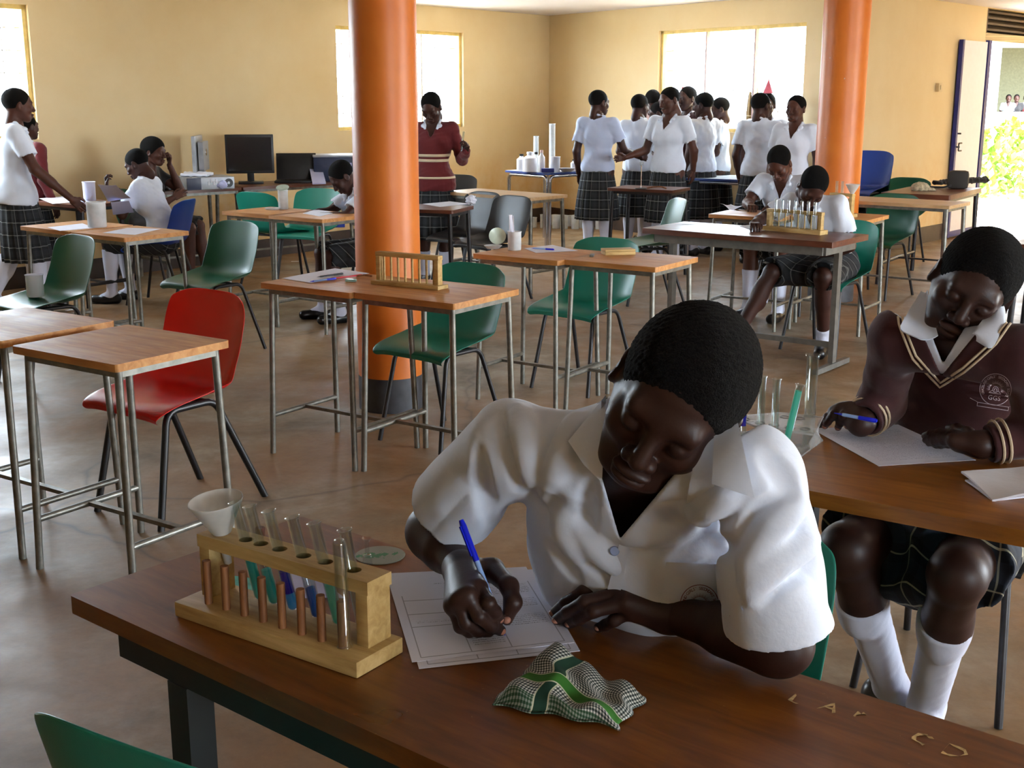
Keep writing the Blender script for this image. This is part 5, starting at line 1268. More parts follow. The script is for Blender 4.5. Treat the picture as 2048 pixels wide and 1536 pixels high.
# ---------------------------------------------------------------- things on the tables
def sheet(name, quad, z, label, mat='paper', cat='paper', group=None, n=10, lift=.0015, th=.0006, wav=.0):
    """a sheet of paper lying where its corners are seen, in order round the sheet; z its height or one height per corner"""
    zs = z if isinstance(z, (list, tuple)) else [z] * 4
    c = [P(x, y, zz) for (x, y), zz in zip(quad, zs)]; o = sum(c, Vector()) / 4; vs = []; uv = []
    for side in (0, 1):
        for j in range(n + 1):
            for i in range(n + 1):
                u, v = i / n, j / n; p = (c[0] * (1 - u) + c[1] * u) * (1 - v) + (c[3] * (1 - u) + c[2] * u) * v
                w = wav * math.sin(3.1 * u + 2) * math.sin(2.7 * v + 1) + lift * (.3 + max(abs(u - .5), abs(v - .5)) ** 3 * 4)
                vs.append(p - o + Vector((0, 0, w + (0 if not side else -th)))); uv.append((u, v))
    N = (n + 1) ** 2; ix = lambda s, j, i: s * N + j * (n + 1) + i; fs = []
    for j in range(n):
        for i in range(n):
            fs.append((ix(0, j, i), ix(0, j, i + 1), ix(0, j + 1, i + 1), ix(0, j + 1, i))); fs.append((ix(1, j, i), ix(1, j + 1, i), ix(1, j + 1, i + 1), ix(1, j, i + 1)))
    for i in range(n):
        for j in (0, n): fs.append((ix(0, j, i), ix(1, j, i), ix(1, j, i + 1), ix(0, j, i + 1))); fs.append((ix(0, i, j), ix(0, i + 1, j), ix(1, i + 1, j), ix(1, i, j)))
    me = bpy.data.meshes.new(name); me.from_pydata([tuple(v) for v in vs], [], fs); l = me.uv_layers.new(name='UVMap')
    for lp in me.loops: l.data[lp.index].uv = uv[lp.vertex_index]
    bm = bmesh.new(); bm.from_mesh(me); bmesh.ops.recalc_face_normals(bm, faces=bm.faces[:]); bm.to_mesh(me); bm.free()
    me.shade_smooth(); me.set_sharp_from_angle(angle=R(50)); ob = link(name, me, None, M[mat] if isinstance(mat, str) else mat); ob.location = o
    return tag(ob, label, cat, group)
def text_mat(name, rows, cells, ink=(70, 72, 96), grid=()):
    t = NT(name); tc = t.node('ShaderNodeTexCoord'); sp = t.node('ShaderNodeSeparateXYZ'); t.link(tc.outputs['UV'], sp.inputs[0]); u, v = sp.outputs[0], sp.outputs[1]
    fr = t.math('FRACT', t.math('MULTIPLY', v, rows)); row = t.math('LESS_THAN', t.math('ABSOLUTE', t.math('SUBTRACT', fr, .5)), .2)
    cb = t.node('ShaderNodeCombineXYZ'); t.link(t.math('MULTIPLY', u, 70.0), cb.inputs[0]); t.link(t.math('FLOOR', t.math('MULTIPLY', v, rows)), cb.inputs[1]); t.link(t.math('MULTIPLY', fr, 2.2), cb.inputs[2])
    nz = t.noise(cb.outputs[0], 1.9, 2, .8); ink_ = t.math('MULTIPLY', row, t.math('GREATER_THAN', nz, .52)); area = None
    for (a, b, c, d) in cells:
        m = t.math('MULTIPLY', t.math('MULTIPLY', t.math('GREATER_THAN', u, a), t.math('LESS_THAN', u, b)), t.math('MULTIPLY', t.math('GREATER_THAN', v, c), t.math('LESS_THAN', v, d)))
        area = m if area is None else t.math('MAXIMUM', area, m)
    k = t.math('MULTIPLY', ink_, area)
    for ax, pos, a, b in grid:
        s_, o_ = (u, v) if ax == 'u' else (v, u)
        ln = t.math('MULTIPLY', t.math('LESS_THAN', t.math('ABSOLUTE', t.math('SUBTRACT', s_, pos)), .0035), t.math('MULTIPLY', t.math('GREATER_THAN', o_, a), t.math('LESS_THAN', o_, b))); k = t.math('MAXIMUM', k, t.math('MULTIPLY', ln, .7))
    t.set(Base_Color=t.mix(t.math('MULTIPLY', k, .8), srgb(232, 234, 248), srgb(*ink)), Roughness=.75); return t.m
M['exam'] = text_mat('printed_exam_paper', 46, [(.64, .93, .22, .34), (.64, .93, .42, .52), (.64, .93, .62, .74), (.40, .60, .80, .92), (.10, .33, .60, .62), (.62, .86, .07, .10), (.3, .5, .16, .18)], grid=[('u', .06, .3, .97), ('u', .37, .3, .97), ('u', .62, .3, .97), ('u', .95, .2, .97), ('v', .36, .06, .62), ('v', .52, .06, .62), ('v', .66, .06, .62), ('v', .97, .06, .95)])
M['exam2'] = text_mat('handwritten_paper', 30, [(.1, .9, .12, .9)], (150, 150, 180))
M['lav'] = plain('lavender_white_paper', srgb(196, 200, 238), .75, var=.02)
Z1 = .8005; Z = .7508
sheet('paper', [(772, 1149), (1052, 1134), (1148, 1287), (824, 1325)], Z1 + .0012, 'upper printed answer sheet under the writing hand of the nearest student', 'exam', group=None, n=14, wav=.0008)
sheet('paper', [(784, 1152), (1068, 1140), (1160, 1303), (838, 1339)], Z1, 'lower sheet peeking out under the printed answer sheet on the foreground table', 'exam', n=14)
sheet('paper', [(1622, 858), (1796, 850), (1952, 921), (1757, 933)], Z1, 'white answer sheet in front of the student in the V-neck sweater', 'exam2', n=12)
def pen(a, b, label, body, cap, tip=.018, capfrac=.36, r=.0038, group=None):
    a, b = Vector(a), Vector(b); d = b - a; L = d.length; q = d.to_track_quat('Z', 'Y').to_matrix().to_4x4()
    root = thing('pen', label, 'pen', a, 0, group)
    MB().lathe([(0, 0), (.0006, 0), (.0011, .006), (.0026, tip), (0, tip)], 12, q).build('tip', M[cap], root)
    MB().lathe([(0, tip), (r * .9, tip), (r, tip + .005), (r, L * (1 - capfrac)), (0, L * (1 - capfrac))], 12, q).build('barrel', M[body], root)
    m = MB().lathe([(0, L * (1 - capfrac)), (r * 1.15, L * (1 - capfrac)), (r * 1.25, L * .95), (r * .9, L), (0, L)], 12, q)
    m.box((r * 1.5, 0, L * .82), (.002, .003, L * .26), q); m.build('cap', M[cap], root); return root
M['pen_blue'] = plain('blue_pen_plastic', srgb(16, 36, 214), .3); M['pen_clear'] = plain('pale_blue_pen_barrel', srgb(148, 180, 232), .25); M['pen_black'] = plain('black_pen_plastic', srgb(28, 28, 34), .35); M['pen_red'] = plain('red_pen_plastic', srgb(190, 22, 34), .35)
pen(P(1010, 1271, .8025), P(922, 1040, .945), 'blue ballpoint pen held upright in the hand of the nearest student', 'pen_clear', 'pen_blue')
pen(P(1668, 826, .872), P(1754, 842, .868), 'blue pen lying between the fingers of the student in the sweater', 'pen_clear', 'pen_blue', capfrac=.42)
GP = 'pens on the desk left of the pillar'
pen(P(634, 554, Z + .005), P(686, 547, Z + .005), 'black pen on the paper left of the orange pillar', 'pen_black', 'pen_black', group=GP)
pen(P(655, 558, Z + .005), P(724, 550, Z + .005), 'red pen on the paper left of the orange pillar', 'pen_red', 'pen_red', group=GP)
pen(P(620, 563, Z + .005), P(672, 557, Z + .005), 'pale blue pen nearest the desk edge, left of the orange pillar', 'pen_clear', 'pen_blue', group=GP)

# test tubes and wooden racks
def tube(a, d, label, liquid=None, fill=.35, L=.15, r=.0078, group=None, flip=False, mark=False):
    """a: the rounded end; d: direction towards the mouth"""
    q = Vector(d).normalized().to_track_quat('Z', 'Y').to_matrix().to_4x4(); root = thing('test_tube', label, 'test tube', a, 0, group)
    prof = [(0, 0)] + [(r * math.sin(R(15 * k)), r - r * math.cos(R(15 * k))) for k in range(1, 7)] + [(r, L - .004), (r * 1.22, L - .0015), (r * 1.25, L), (r * 1.1, L + .0005), (r * .86, L - .002)]
    inn = [(r * .86 * math.sin(R(15 * k)), r - r * .86 * math.cos(R(15 * k))) for k in range(6, 0, -1)] + [(0, r * .14)]
    MB().lathe(prof + inn, 18, q).build('glass_wall', M['glass'], root)
    if liquid:
        for j, (mt, f0, f1) in enumerate(liquid):
            ri = r * .84; pr = []
            if f0 == 0: pr = [(0, r * .16)] + [(ri * math.sin(R(18 * k)), r - ri * math.cos(R(18 * k))) for k in range(1, 6)]
            else: pr = [(0, L * f0), (ri, L * f0)]
            MB().lathe(pr + [(ri, L * f1), (0, L * f1)], 16, q).build('liquid', M[mt], root)
    return root
def rack(label, base_l, base_r, z, depth, H, npeg, peg_h, group=None, topw=.5, yaw=None, peg_d=.0055, pegmat='rack_wood', holes=(), plank_y=0.0, base_th=.022, peg_y=None):
    a, b = P(*base_l, z), P(*base_r, z); d = (b - a); L = d.length; rz = math.atan2(d.y, d.x); ny = Vector((-math.sin(rz), math.cos(rz), 0)); c = (a + b) / 2 + ny * depth / 2
    root = thing('test_tube_rack', label, 'test tube rack', (c.x, c.y, z), rz, group)
    MB().box((0, 0, base_th / 2), (L, depth, base_th), bev=.002).build('base', M['rack_wood'], root)
    for s in (-1, 1): MB().box((s * (L / 2 - .024), plank_y, (base_th + H - .018) / 2), (.02, depth * topw * .95, H - .018 - base_th), bev=.001).build('upright', M['rack_wood'], root)
    # top plank with real holes
    m = MB(); hw = depth * topw / 2; n = 24; x0 = -L / 2 + .012; hs = sorted(holes) or []
    if hs:
        hr = .0105; cuts = [-(L / 2 - .012)] + [(hs[i] + hs[i + 1]) / 2 for i in range(len(hs) - 1)] + [L / 2 - .012]
        for i, hx in enumerate(hs):
            ring = []; out = []
            for k in range(n):
                an = 2 * math.pi * k / n; ca, sa = math.cos(an), math.sin(an); ring.append((hx + hr * ca, hr * sa))
                tx = ((cuts[i + 1] - hx) / ca if ca > 1e-6 else (cuts[i] - hx) / ca if ca < -1e-6 else 1e9); ty = (hw / abs(sa) if abs(sa) > 1e-6 else 1e9); t = min(tx, ty); out.append((hx + t * ca, t * sa))
            for (cx_, cy_) in ((cuts[i + 1], hw), (cuts[i], hw), (cuts[i], -hw), (cuts[i + 1], -hw)):
                k = min(range(n), key=lambda k: (out[k][0] - cx_) ** 2 + (out[k][1] - cy_) ** 2); out[k] = (cx_, cy_)
            vs = [(x, y + plank_y, zz) for zz in (H - .018, H) for x, y in ring + out]; fs = []
            for k in range(n):
                k2 = (k + 1) % n
                fs += [(2 * n + k, 3 * n + k, 3 * n + k2, 2 * n + k2), (k, k2, n + k2, n + k), (k, 2 * n + k, 2 * n + k2, k2), (n + k, n + k2, 3 * n + k2, 3 * n + k)]
            m.add(vs, fs)
    else: m.box((0, plank_y, H - .009), (L - .024, hw * 2, .018), bev=.0015)
    m.build('top_plank', M['rack_wood'], root, True, 30)
    py_ = peg_y if peg_y is not None else plank_y
    for i in range(npeg):
        x = -L / 2 + .045 + (L - .09) * i / (npeg - 1); MB().tube([(x, py_, base_th - .002), (x, py_, peg_h)], peg_d, 10).build('peg', M[pegmat], root)
    return root, L
D1 = .092; Hr = .114
loc_ = lambda root, p: root.matrix_world.inverted() @ Vector(p)
holes_px = [(478, 1085), (505, 1094), (545, 1104), (592, 1118), (634, 1131), (724, 1156)]
# frame of the rack, to turn the seen holes into places along its plank
ra, rb = P(350, 1232, Z1), P(714, 1358, Z1); rd = rb - ra; rrz = math.atan2(rd.y, rd.x); rn = Vector((-math.sin(rrz), math.cos(rrz), 0)); rc = (ra + rb) / 2 + rn * D1 / 2
fw = Matrix.Translation((rc.x, rc.y, Z1)) @ RZ(rrz); hx = [min((fw.inverted() @ P(x, y, Z1 + Hr)).x, rd.length / 2 - .056) for x, y in holes_px]
rk1, Lr = rack('pale wooden rack with brown pegs in the foreground, holding the funnel and coloured tubes', (350, 1232), (714, 1358), Z1, D1, Hr, 8, .086, None, .52, pegmat='dowel', holes=hx, plank_y=.016, peg_y=-.022, peg_d=.0058)
GT = 'test tubes in the foreground rack'; names = ['colourless test tube behind the funnel, leftmost in the foreground rack', 'second test tube from the left in the foreground rack, turquoise liquid at its foot', 'third test tube of the foreground rack, filled deep blue over pale cyan', 'fourth test tube of the foreground rack, with mid blue liquid', 'fifth test tube of the foreground rack, with mint green liquid', 'test tube at the right end of the foreground rack, dark green at its foot']
liq = [[('liquid_turquoise', 0, .42)], [('liquid_turquoise', 0, .36)], [('liquid_cyan', 0, .18), ('liquid_deep_blue', .18, .40)], [('liquid_sky', 0, .30)], [('liquid_mint', 0, .40)], [('liquid_green', 0, .10)]]
for i, x in enumerate(hx):
    bt = fw @ Vector((x + (.012 if i < 5 else .005), .016 + .010, .0235)); tp = fw @ Vector((x - .003, .016, Hr))
    tube(bt, tp - bt, names[i] if i else 'leftmost test tube of the foreground rack, turquoise, seen through the funnel', liq[i], group=GT, L=.148, r=.0082)
px7 = -Lr / 2 + .045 + (Lr - .09) * 7 / 7
tube(fw @ Vector((px7, -.022, .0225 + .150)), (.02, 0, -1), 'empty test tube turned upside down over the last brown peg of the foreground rack', None, group=GT, L=.149, r=.0085)
# funnel
fp = fw @ Vector((-Lr / 2 + .040, .014, Hr)); fq = Matrix.Translation(fp) @ Matrix.Rotation(R(-6), 4, 'Y') @ Matrix.Rotation(R(6), 4, 'X')
fn = thing('funnel', 'milky plastic funnel standing in the left end of the foreground rack', 'funnel', (0, 0, 0)); fn.matrix_world = fq
MB().lathe([(.0125, .004), (.036, .050), (.0375, .0525), (.0385, .0525), (.0385, .050), (.0365, .047), (.0135, .002)], 36, closed=True).build('cone', M['milky'], fn)
MB().lathe([(.0125, .004), (.0065, .0), (.0045, -.045), (.0055, -.047), (.0075, -.002), (.0135, .002)], 20, closed=True).build('stem', M['milky'], fn)
# filter paper disc with green stain, glass stopper, folded filter paper, cork
def stain_mat():
    t = NT('grey_filter_paper_green_stain'); co = t.coord('Object'); n = t.noise(co, 30, 4, .7, .8); tc = t.node('ShaderNodeTexCoord'); sp = t.node('ShaderNodeSeparateXYZ'); t.link(tc.outputs['Object'], sp.inputs[0])
    d = t.math('ADD', t.math('MULTIPLY', t.math('ABSOLUTE', t.math('ADD', sp.outputs[1], t.math('MULTIPLY', sp.outputs[0], -.25))), 60.0), t.math('MULTIPLY', t.math('ABSOLUTE', sp.outputs[0]), 12.0))
    k = t.math('GREATER_THAN', t.math('SUBTRACT', n, t.math('MULTIPLY', d, .22)), .36); t.set(Base_Color=t.mix(t.math('MULTIPLY', k, .75), srgb(150, 152, 138), srgb(30, 128, 76)), Roughness=.8); return t.m
c = P(760, 1111, Z1); fd = MB().lathe([(0, 0), (.040, 0), (.0405, .0006), (.040, .0012), (0, .0012)], 48).build('filter_paper', stain_mat(), None); fd.location = c; tag(fd, 'round grey filter paper with a green stain, behind the foreground rack', 'filter paper')
c = P(735, 1128, Z1 + .0012); st_ = thing('glass_stopper', 'small square-footed glass stopper standing on the stained filter paper', 'stopper', c, R(20))
MB().box((0, 0, .0075), (.014, .012, .015), bev=.002).build('foot', M['glass'], st_); MB().lathe([(.0035, .015), (.0038, .038), (.0075, .042), (.008, .0435), (.0, .0435)], 16).build('stem', M['glass'], st_)
sheet('folded_filter_paper', [(560, 1150), (640, 1150), (690, 1200), (600, 1195)], [Z1, Z1 + .012, Z1, Z1], 'creased white filter paper on the table behind the pegs of the foreground rack', 'lav', 'filter paper', wav=.004)
sheet('stained_filter_paper', [(448, 1150), (520, 1160), (505, 1192), (452, 1182)], Z1, 'filter paper with turquoise stain under the left end of the foreground rack', plain('turquoise_stained_paper', srgb(110, 200, 190), .8, var=.3, nscale=40), 'filter paper')
c = P(521, 1079, Z1); ck = MB().lathe([(0, 0), (.007, 0), (.0085, .02), (.008, .021), (0, .021)], 16).build('cork', plain('dark_brown_cork', srgb(84, 40, 20), .8, var=.4, nscale=90), None); ck.location = c; tag(ck, 'dark brown cork standing near the far left corner of the foreground table', 'cork')
# handkerchief
def hanky():
    t = NT('green_checked_handkerchief'); tc = t.node('ShaderNodeTexCoord'); sp = t.node('ShaderNodeSeparateXYZ'); t.link(tc.outputs['UV'], sp.inputs[0]); u, v = sp.outputs[0], sp.outputs[1]
    a = t.math('GREATER_THAN', t.math('FRACT', t.math('MULTIPLY', u, 42.0)), .5); b = t.math('GREATER_THAN', t.math('FRACT', t.math('MULTIPLY', v, 30.0)), .5); k = t.math('MULTIPLY', t.math('ADD', a, b), .5)
    col = t.ramp(k, [(.1, srgb(226, 226, 220)), (.5, srgb(120, 130, 124)), (.9, srgb(14, 22, 24))])
    col = t.mix(t.math('MULTIPLY', t.math('GREATER_THAN', v, .88), .6), col, srgb(30, 84, 40))
    for (s_, p, w, c_) in ((u, .36, .055, (22, 62, 44)), (v, .66, .055, (52, 116, 36))):
        d = t.math('ABSOLUTE', t.math('SUBTRACT', s_, p)); col = t.mix(t.math('LESS_THAN', d, w + .012), col, srgb(200, 204, 176)); col = t.mix(t.math('LESS_THAN', d, w), col, srgb(*c_))
    t.set(Base_Color=col, Roughness=.9); t.bump(t.noise(t.coord('Object'), 300, 2), .3, .001); return t.m
qd = [P(1096, 1318, Z1), P(1290, 1400, Z1), P(1232, 1462, Z1), P(978, 1416, Z1)]; o_ = sum(qd, Vector()) / 4; nu, nv = 44, 32; vs = []; uv = []
for side in (0, 1):
    for j in range(nv + 1):
        for i in range(nu + 1):
            u, v = i / nu, j / nv; p = (qd[0] * (1 - u) + qd[1] * u) * (1 - v) + (qd[3] * (1 - u) + qd[2] * u) * v
            e = min(1, 9 * min(u, 1 - u), 9 * min(v, 1 - v)); e = e * e * (3 - 2 * e); h = .014 + .016 * math.exp(-((u - .22) / .25) ** 2 - ((v - .25) / .45) ** 2) + .005 * math.sin(8 * u + 3 * v) * math.sin(5 * v + 2 * u + 1) + .003 * math.sin(19 * u - 9 * v)
            p = p + Vector((.004 * math.sin(14 * v), .004 * math.sin(17 * u), 0)); vs.append(p - o_ + Vector((0, 0, .002 + max(.001, h) * (.25 + .75 * e) - (.0018 if side else 0)))); uv.append((u + .02 * math.sin(6 * v), v + .10 * math.sin(3.6 * u + .4) - .05))
N = (nu + 1) * (nv + 1); ix = lambda s, j, i: s * N + j * (nu + 1) + i; fs = []
for j in range(nv):
    for i in range(nu): fs.append((ix(0, j, i), ix(0, j, i + 1), ix(0, j + 1, i + 1), ix(0, j + 1, i))); fs.append((ix(1, j, i), ix(1, j + 1, i), ix(1, j + 1, i + 1), ix(1, j, i + 1)))
# skirt of folded layers down to the table
for seq in ([(0, i) for i in range(nu + 1)], [(nv, i) for i in range(nu + 1)], [(j, 0) for j in range(nv + 1)], [(j, nu) for j in range(nv + 1)]):
    for (a, b), (c, d) in zip(seq, seq[1:]): fs.append((ix(0, a, b), ix(1, a, b), ix(1, c, d), ix(0, c, d)))
me = bpy.data.meshes.new('handkerchief'); me.from_pydata([tuple(v) for v in vs], [], fs); l = me.uv_layers.new(name='UVMap')
for lp in me.loops: l.data[lp.index].uv = uv[lp.vertex_index]
me.shade_smooth(); hk = link('handkerchief', me, None, hanky()); hk.location = o_; tag(hk, 'folded green and black checked handkerchief on the foreground table', 'handkerchief')
# pale scratched letters on the right of the foreground table
m = MB()
for s_, x, y, sz in (('L', 1592, 1398, .030), ('A', 1660, 1415, .034), ('r', 1722, 1428, .032), ('C', 1840, 1478, .036), ('D', 1908, 1502, .040)):
    v, f = text_geo(s_, sz); c = P(x, y, .8006); A = Matrix.Translation(c) @ RZ(TA)
    m.add([A @ Vector((p.x + .002 * math.sin(900 * p.y), p.y + .002 * math.sin(700 * p.x), 0)) - Vector(T1.location) for p in v], f)
sc_ = m.build('scratched_letters', plain('pale_worn_scratch', srgb(200, 170, 116), .8, var=.35, nscale=120), None, False); sc_.parent = T1; sc_.matrix_parent_inverse = Matrix.Rotation(-TA, 4, 'Z')

# clear acrylic rack on the second table with its tubes
def poly_plate(pts, z0, z1, o): return [(p.x - o.x, p.y - o.y) for p in (P(x, y, z0) for x, y in pts)]
o_ = P(1560, 890, Z1); ar = thing('acrylic_rack', 'scratched clear acrylic tube rack standing at the left end of the right-hand table', 'test tube rack', o_)
base = poly_plate([(1470, 868), (1500, 898), (1594, 922), (1645, 882), (1600, 856)], Z1, 0, o_); m = MB().prism(base, .0005, .0045); m.build('base_plate', M['acrylic'], ar, False)
tz_ = .072; topp = poly_plate([(1462, 832), (1512, 852), (1628, 868), (1646, 833), (1560, 824)], Z1 + tz_, 0, o_); MB().prism(topp, tz_ - .004, tz_).build('top_plate', M['acrylic'], ar, False)
a_, b_ = Vector(topp[2] + (0,)), Vector(topp[3] + (0,)); c_, d_ = Vector(base[2] + (0,)) * .35 + Vector(base[3] + (0,)) * .65, Vector(base[3] + (0,)); m = MB()
for s_ in (0, .004): pass
pr = []
for k in range(9):
    t = k / 8; w = 1 - t; z = tz_ * w; f = math.sin(math.pi * t) * .012; pr.append((a_.lerp(c_, t ** 1.5) + Vector((-f, -f * .5, z)), b_.lerp(d_, t ** 1.5) + Vector((-f, -f * .5, z))))
vs = []; fs = []
for p, q_ in pr: vs += [p, q_, p + Vector((.003, .002, 0)), q_ + Vector((.003, .002, 0))]
for k in range(8):
    i = 4 * k; j = i + 4; fs += [(i, i + 1, j + 1, j), (i + 2, j + 2, j + 3, i + 3), (i, j, j + 2, i + 2), (i + 1, i + 3, j + 3, j + 1)]
m.add(vs, fs).build('side_wall', M['acrylic'], ar)
for x, y in ((1490, 838), (1520, 846), (1548, 850), (1580, 855), (1610, 858), (1570, 834), (1600, 837)):
    c = P(x, y, Z1 + tz_ + .0004) - o_; MB().lathe([(.0085, 0), (.0105, 0), (.0105, .0008), (.0085, .0008)], 20, Matrix.Translation(c), closed=True).build('hole_rim', M['dark_steel'], ar)
GA = 'test tubes in the acrylic rack'
for (x, y, lab, lq, tilt, L, r) in ((1486, 846, 'short test tube with deep blue liquid at the left of the acrylic rack', [('liquid_deep_blue', .45, .62)], 0, .13, .0075), (1521, 850, 'second tube from the left in the acrylic rack, empty and clear', None, 0, .165, .008), (1549, 856, 'cloudy empty test tube in the middle of the acrylic rack', None, 0, .165, .008), (1578, 862, 'test tube leaning right in the acrylic rack, full of mint green liquid', [('liquid_mint', 0, .92)], .18, .16, .0078)):
    p = P(x, y, Z1 + tz_); d = Vector((tilt, 0, 1)).normalized(); tube(p - d * (tz_ - .008), d, lab, lq, group=GA, L=L, r=r)
c = P(1612, 872, Z1 + .03); cy = thing('measuring_cylinder', 'tall clear measuring cylinder at the right of the acrylic rack', 'measuring cylinder', (c.x + .005, c.y, Z1 + .0055))
MB().lathe([(.0, 0), (.012, 0), (.0125, .19), (.0155, .196), (.0150, .198), (.0112, .19), (.0108, .003), (0, .003)], 24).build('cylinder_wall', M['glass'], cy); MB().lathe([(.0128, .03), (.0131, .03), (.0131, .0315), (.0128, .0315)], 24, closed=True).build('graduation', M['beaker'], cy)
# white cloth on the second table
qd = [(1922, 948), (2075, 925), (2085, 985), (1985, 998)]
cl_ = sheet('cloth', qd, [Z1 + .006, Z1 + .02, Z1 + .02, Z1 + .004], 'folded white cloth on the right-hand table at the photo edge', cloth_mat('white_towel', srgb(226, 226, 232)), 'cloth', n=14, th=.004, wav=.006)
lf_ = sheet('lower_fold', [(1930, 962), (2075, 950), (2085, 992), (1985, 1000)], Z1 + .002, None, M['paper'], None, n=10, th=.003, wav=.002); lf_.parent = cl_; lf_.location = lf_.location - cl_.location

# ---- desks in the middle
sheet('paper', [(563, 557), (670, 537), (739, 547), (622, 566)], Z, 'white paper under three pens on the desk left of the pillar')
c = P(702, 563, Z); e = MB().box((0, 0, .005), (.045, .022, .010), bev=.002).build('glass_slide_box', plain('pale_teal_glass_box', srgb(150, 196, 186), .2), None); e.location = c; e.rotation_euler.z = R(-10); tag(e, 'small pale teal glass block at the desk edge left of the pillar', 'glass block')
c = P(728, 552, Z + .004); e = MB().tube([(-.03, 0, 0), (.0, .004, .004), (.035, -.006, .0)], .0035, 7).build('clothes_peg_stick', M['dowel'], None); e.location = c; tag(e, 'thin wooden holder stick between the paper and the empty rack', 'stick')
rack('empty pale wooden rack with eight pegs on the desk right of the pillar', (741, 568), (876, 581), Z, .075, .135, 8, .12, None, .45, base_th=.016, peg_d=.005)
rk2, L2r = rack('pale wooden rack on the long brown table, full of upside-down tubes', (1523, 460), (1640, 471), Z, .08, .125, 8, .11, None, .4, base_th=.025, peg_d=.004)
f2 = Matrix.Translation(rk2.location) @ RZ(rk2.rotation_euler.z)
for i in range(7):
    x = -L2r / 2 + .045 + (L2r - .09) * (i + 1) / 7
    tube(f2 @ Vector((x - .004, -.028, .188)), (0, 0, -1), 'upside-down test tube in the rack on the long brown table', None, group='upside-down tubes on the long brown table', L=.16, r=.009)
for i, (x, y) in enumerate(((1440, 451),)):
    v, f = text_geo('MCT', .05); c = P(1390, 451, .7508); m = MB(); A = RZ(R(-38)); m.add([A @ p for p in v], f); m.box((-.09, -.01, 0), (.012, .16, .0004), RZ(R(-75))); w_ = m.build('painted_letters', M['pen_black'], None, False); w_.parent = KT; w_.matrix_parent_inverse = (Matrix.Translation(KT.location) @ RZ(KT.rotation_euler.z)).inverted(); w_.location = c
sheet('paper', [(1478, 452), (1535, 446), (1566, 456), (1512, 463)], Z, 'white paper under the writing arm on the long brown table')
def beaker(loc, label, r=.035, h=.09, mat='beaker', fill=None, group=None, name='beaker', cat='beaker'):
    b = thing(name, label, cat, loc, 0, group)
    MB().lathe([(0, 0), (r * .95, 0), (r, .004), (r * 1.02, h * .93), (r * 1.1, h), (r * 1.06, h), (r * .96, h * .93), (r * .93, .004), (0, .004)], 28).build('wall', M[mat], b)
    if fill: MB().lathe([(0, .005), (r * .9, .005), (r * .92, h * fill[1]), (0, h * fill[1])], 24).build('content', M[fill[0]], b)
    return b
M['cloud'] = plain('cloudy_white_liquid', srgb(214, 214, 206), .5); M['pale_turq'] = plain('pale_turquoise_liquid', srgb(150, 216, 212), .4)
c = P(1029, 500, Z); beaker(c, 'plastic beaker holding white paper strips, on the desk in the middle', .034, .095, fill=('pale_turq', .3))
for i in range(6):
    a = i * 1.05; d = Vector((.016 * math.cos(a) - .008, .016 * math.sin(a), 0)); s_ = MB().box((0, 0, .088), (.013, .002, .17)).build('paper_strip', M['paper'], None, False); s_.location = c + d * .9 + Vector((0, 0, .006)); s_.rotation_euler = (R(4 * math.sin(a)), R(-6 - 4 * math.cos(a)), R(20 * i)); tag(s_, 'white paper strip standing in the beaker on the middle desk', 'paper strip', 'paper strips in the beaker')
c = P(990, 497, Z); dsh = MB().lathe([(0, .0), (.030, .0), (.046, .014), (.047, .016), (.0445, .015), (.029, .003), (0, .003)], 28).build('glass_dish', M['beaker'], None); dsh.location = (c.x - .01, c.y, Z); tag(dsh, 'shallow clear dish left of the beaker with paper strips', 'dish')
dsh2 = thing('watch_glass', 'round pale watch glass tilted up against the beaker with strips', 'watch glass', (c.x + .012, c.y + .01, Z + .062)); dsh2.rotation_euler = (R(70), R(12), 0)
MB().lathe([(0, -.006), (.025, -.003), (.042, .004), (.044, .006), (.025, -.001), (0, -.004)], 28).build('bowl', plain('pale_green_glass', srgb(196, 214, 196), .25), dsh2)
sheet('paper', [(1048, 497), (1105, 490), (1156, 502), (1072, 506)], Z, 'white sheet under a blue pen on the desk with the beaker of strips')
pen(P(1063, 496, Z + .005), P(1108, 499, Z + .005), 'blue pen on the white sheet beside the beaker of strips', 'pen_clear', 'pen_blue')
e = MB().box((0, 0, .004), (.02, .07, .008), bev=.001).build('metal_weight_bar', M['steel'], None); e.location = P(1184, 512, Z); e.rotation_euler.z = R(-8); tag(e, 'small grey metal bar at the left end of the desk with the wooden box', 'metal bar')
c = P(1236, 508, Z); wb = thing('wooden_box', 'small flat yellowish wooden box lying on the middle desk', 'box', c, R(12)); MB().box((0, 0, .008), (.155, .085, .016), bev=.002).build('tray', M['rack_wood'], wb); MB().box((0, 0, .022), (.155, .085, .010), bev=.002).build('lid', M['rack_wood'], wb)
# newspaper, funnel rack by the right pillar
sheet('newspaper', [(1440, 412), (1462, 404), (1490, 414), (1462, 420)], [Z, Z + .03, Z + .02, Z], 'crumpled folded newspaper on the desk behind the long brown table', 'exam2', 'newspaper', wav=.02)
rk3, L3 = rack('wooden rack by the right pillar with a milky funnel and two tubes', (1650, 432), (1702, 436), Z, .08, .15, 4, .12, None, .5)
f3 = Matrix.Translation(rk3.location) @ RZ(rk3.rotation_euler.z)
for x, lb in ((-.06, 'left of the two test tubes in the rack at the right pillar'), (-.02, 'right of the two test tubes in the rack at the right pillar')): tube(f3 @ Vector((x, .028, .024)), (0, 0, 1), lb, None, L=.2, r=.009)
f_ = thing('funnel', 'milky funnel standing in the rack by the right pillar', 'funnel', f3 @ Vector((.07, 0, .152)))
MB().lathe([(.012, .0), (.044, .055), (.047, .058), (.046, .060), (.042, .056), (.010, .001)], 28, closed=True).build('cone', M['milky'], f_); MB().lathe([(.012, 0), (.008, -.06), (.006, -.06), (.010, .001)], 16, closed=True).build('stem', M['milky'], f_)
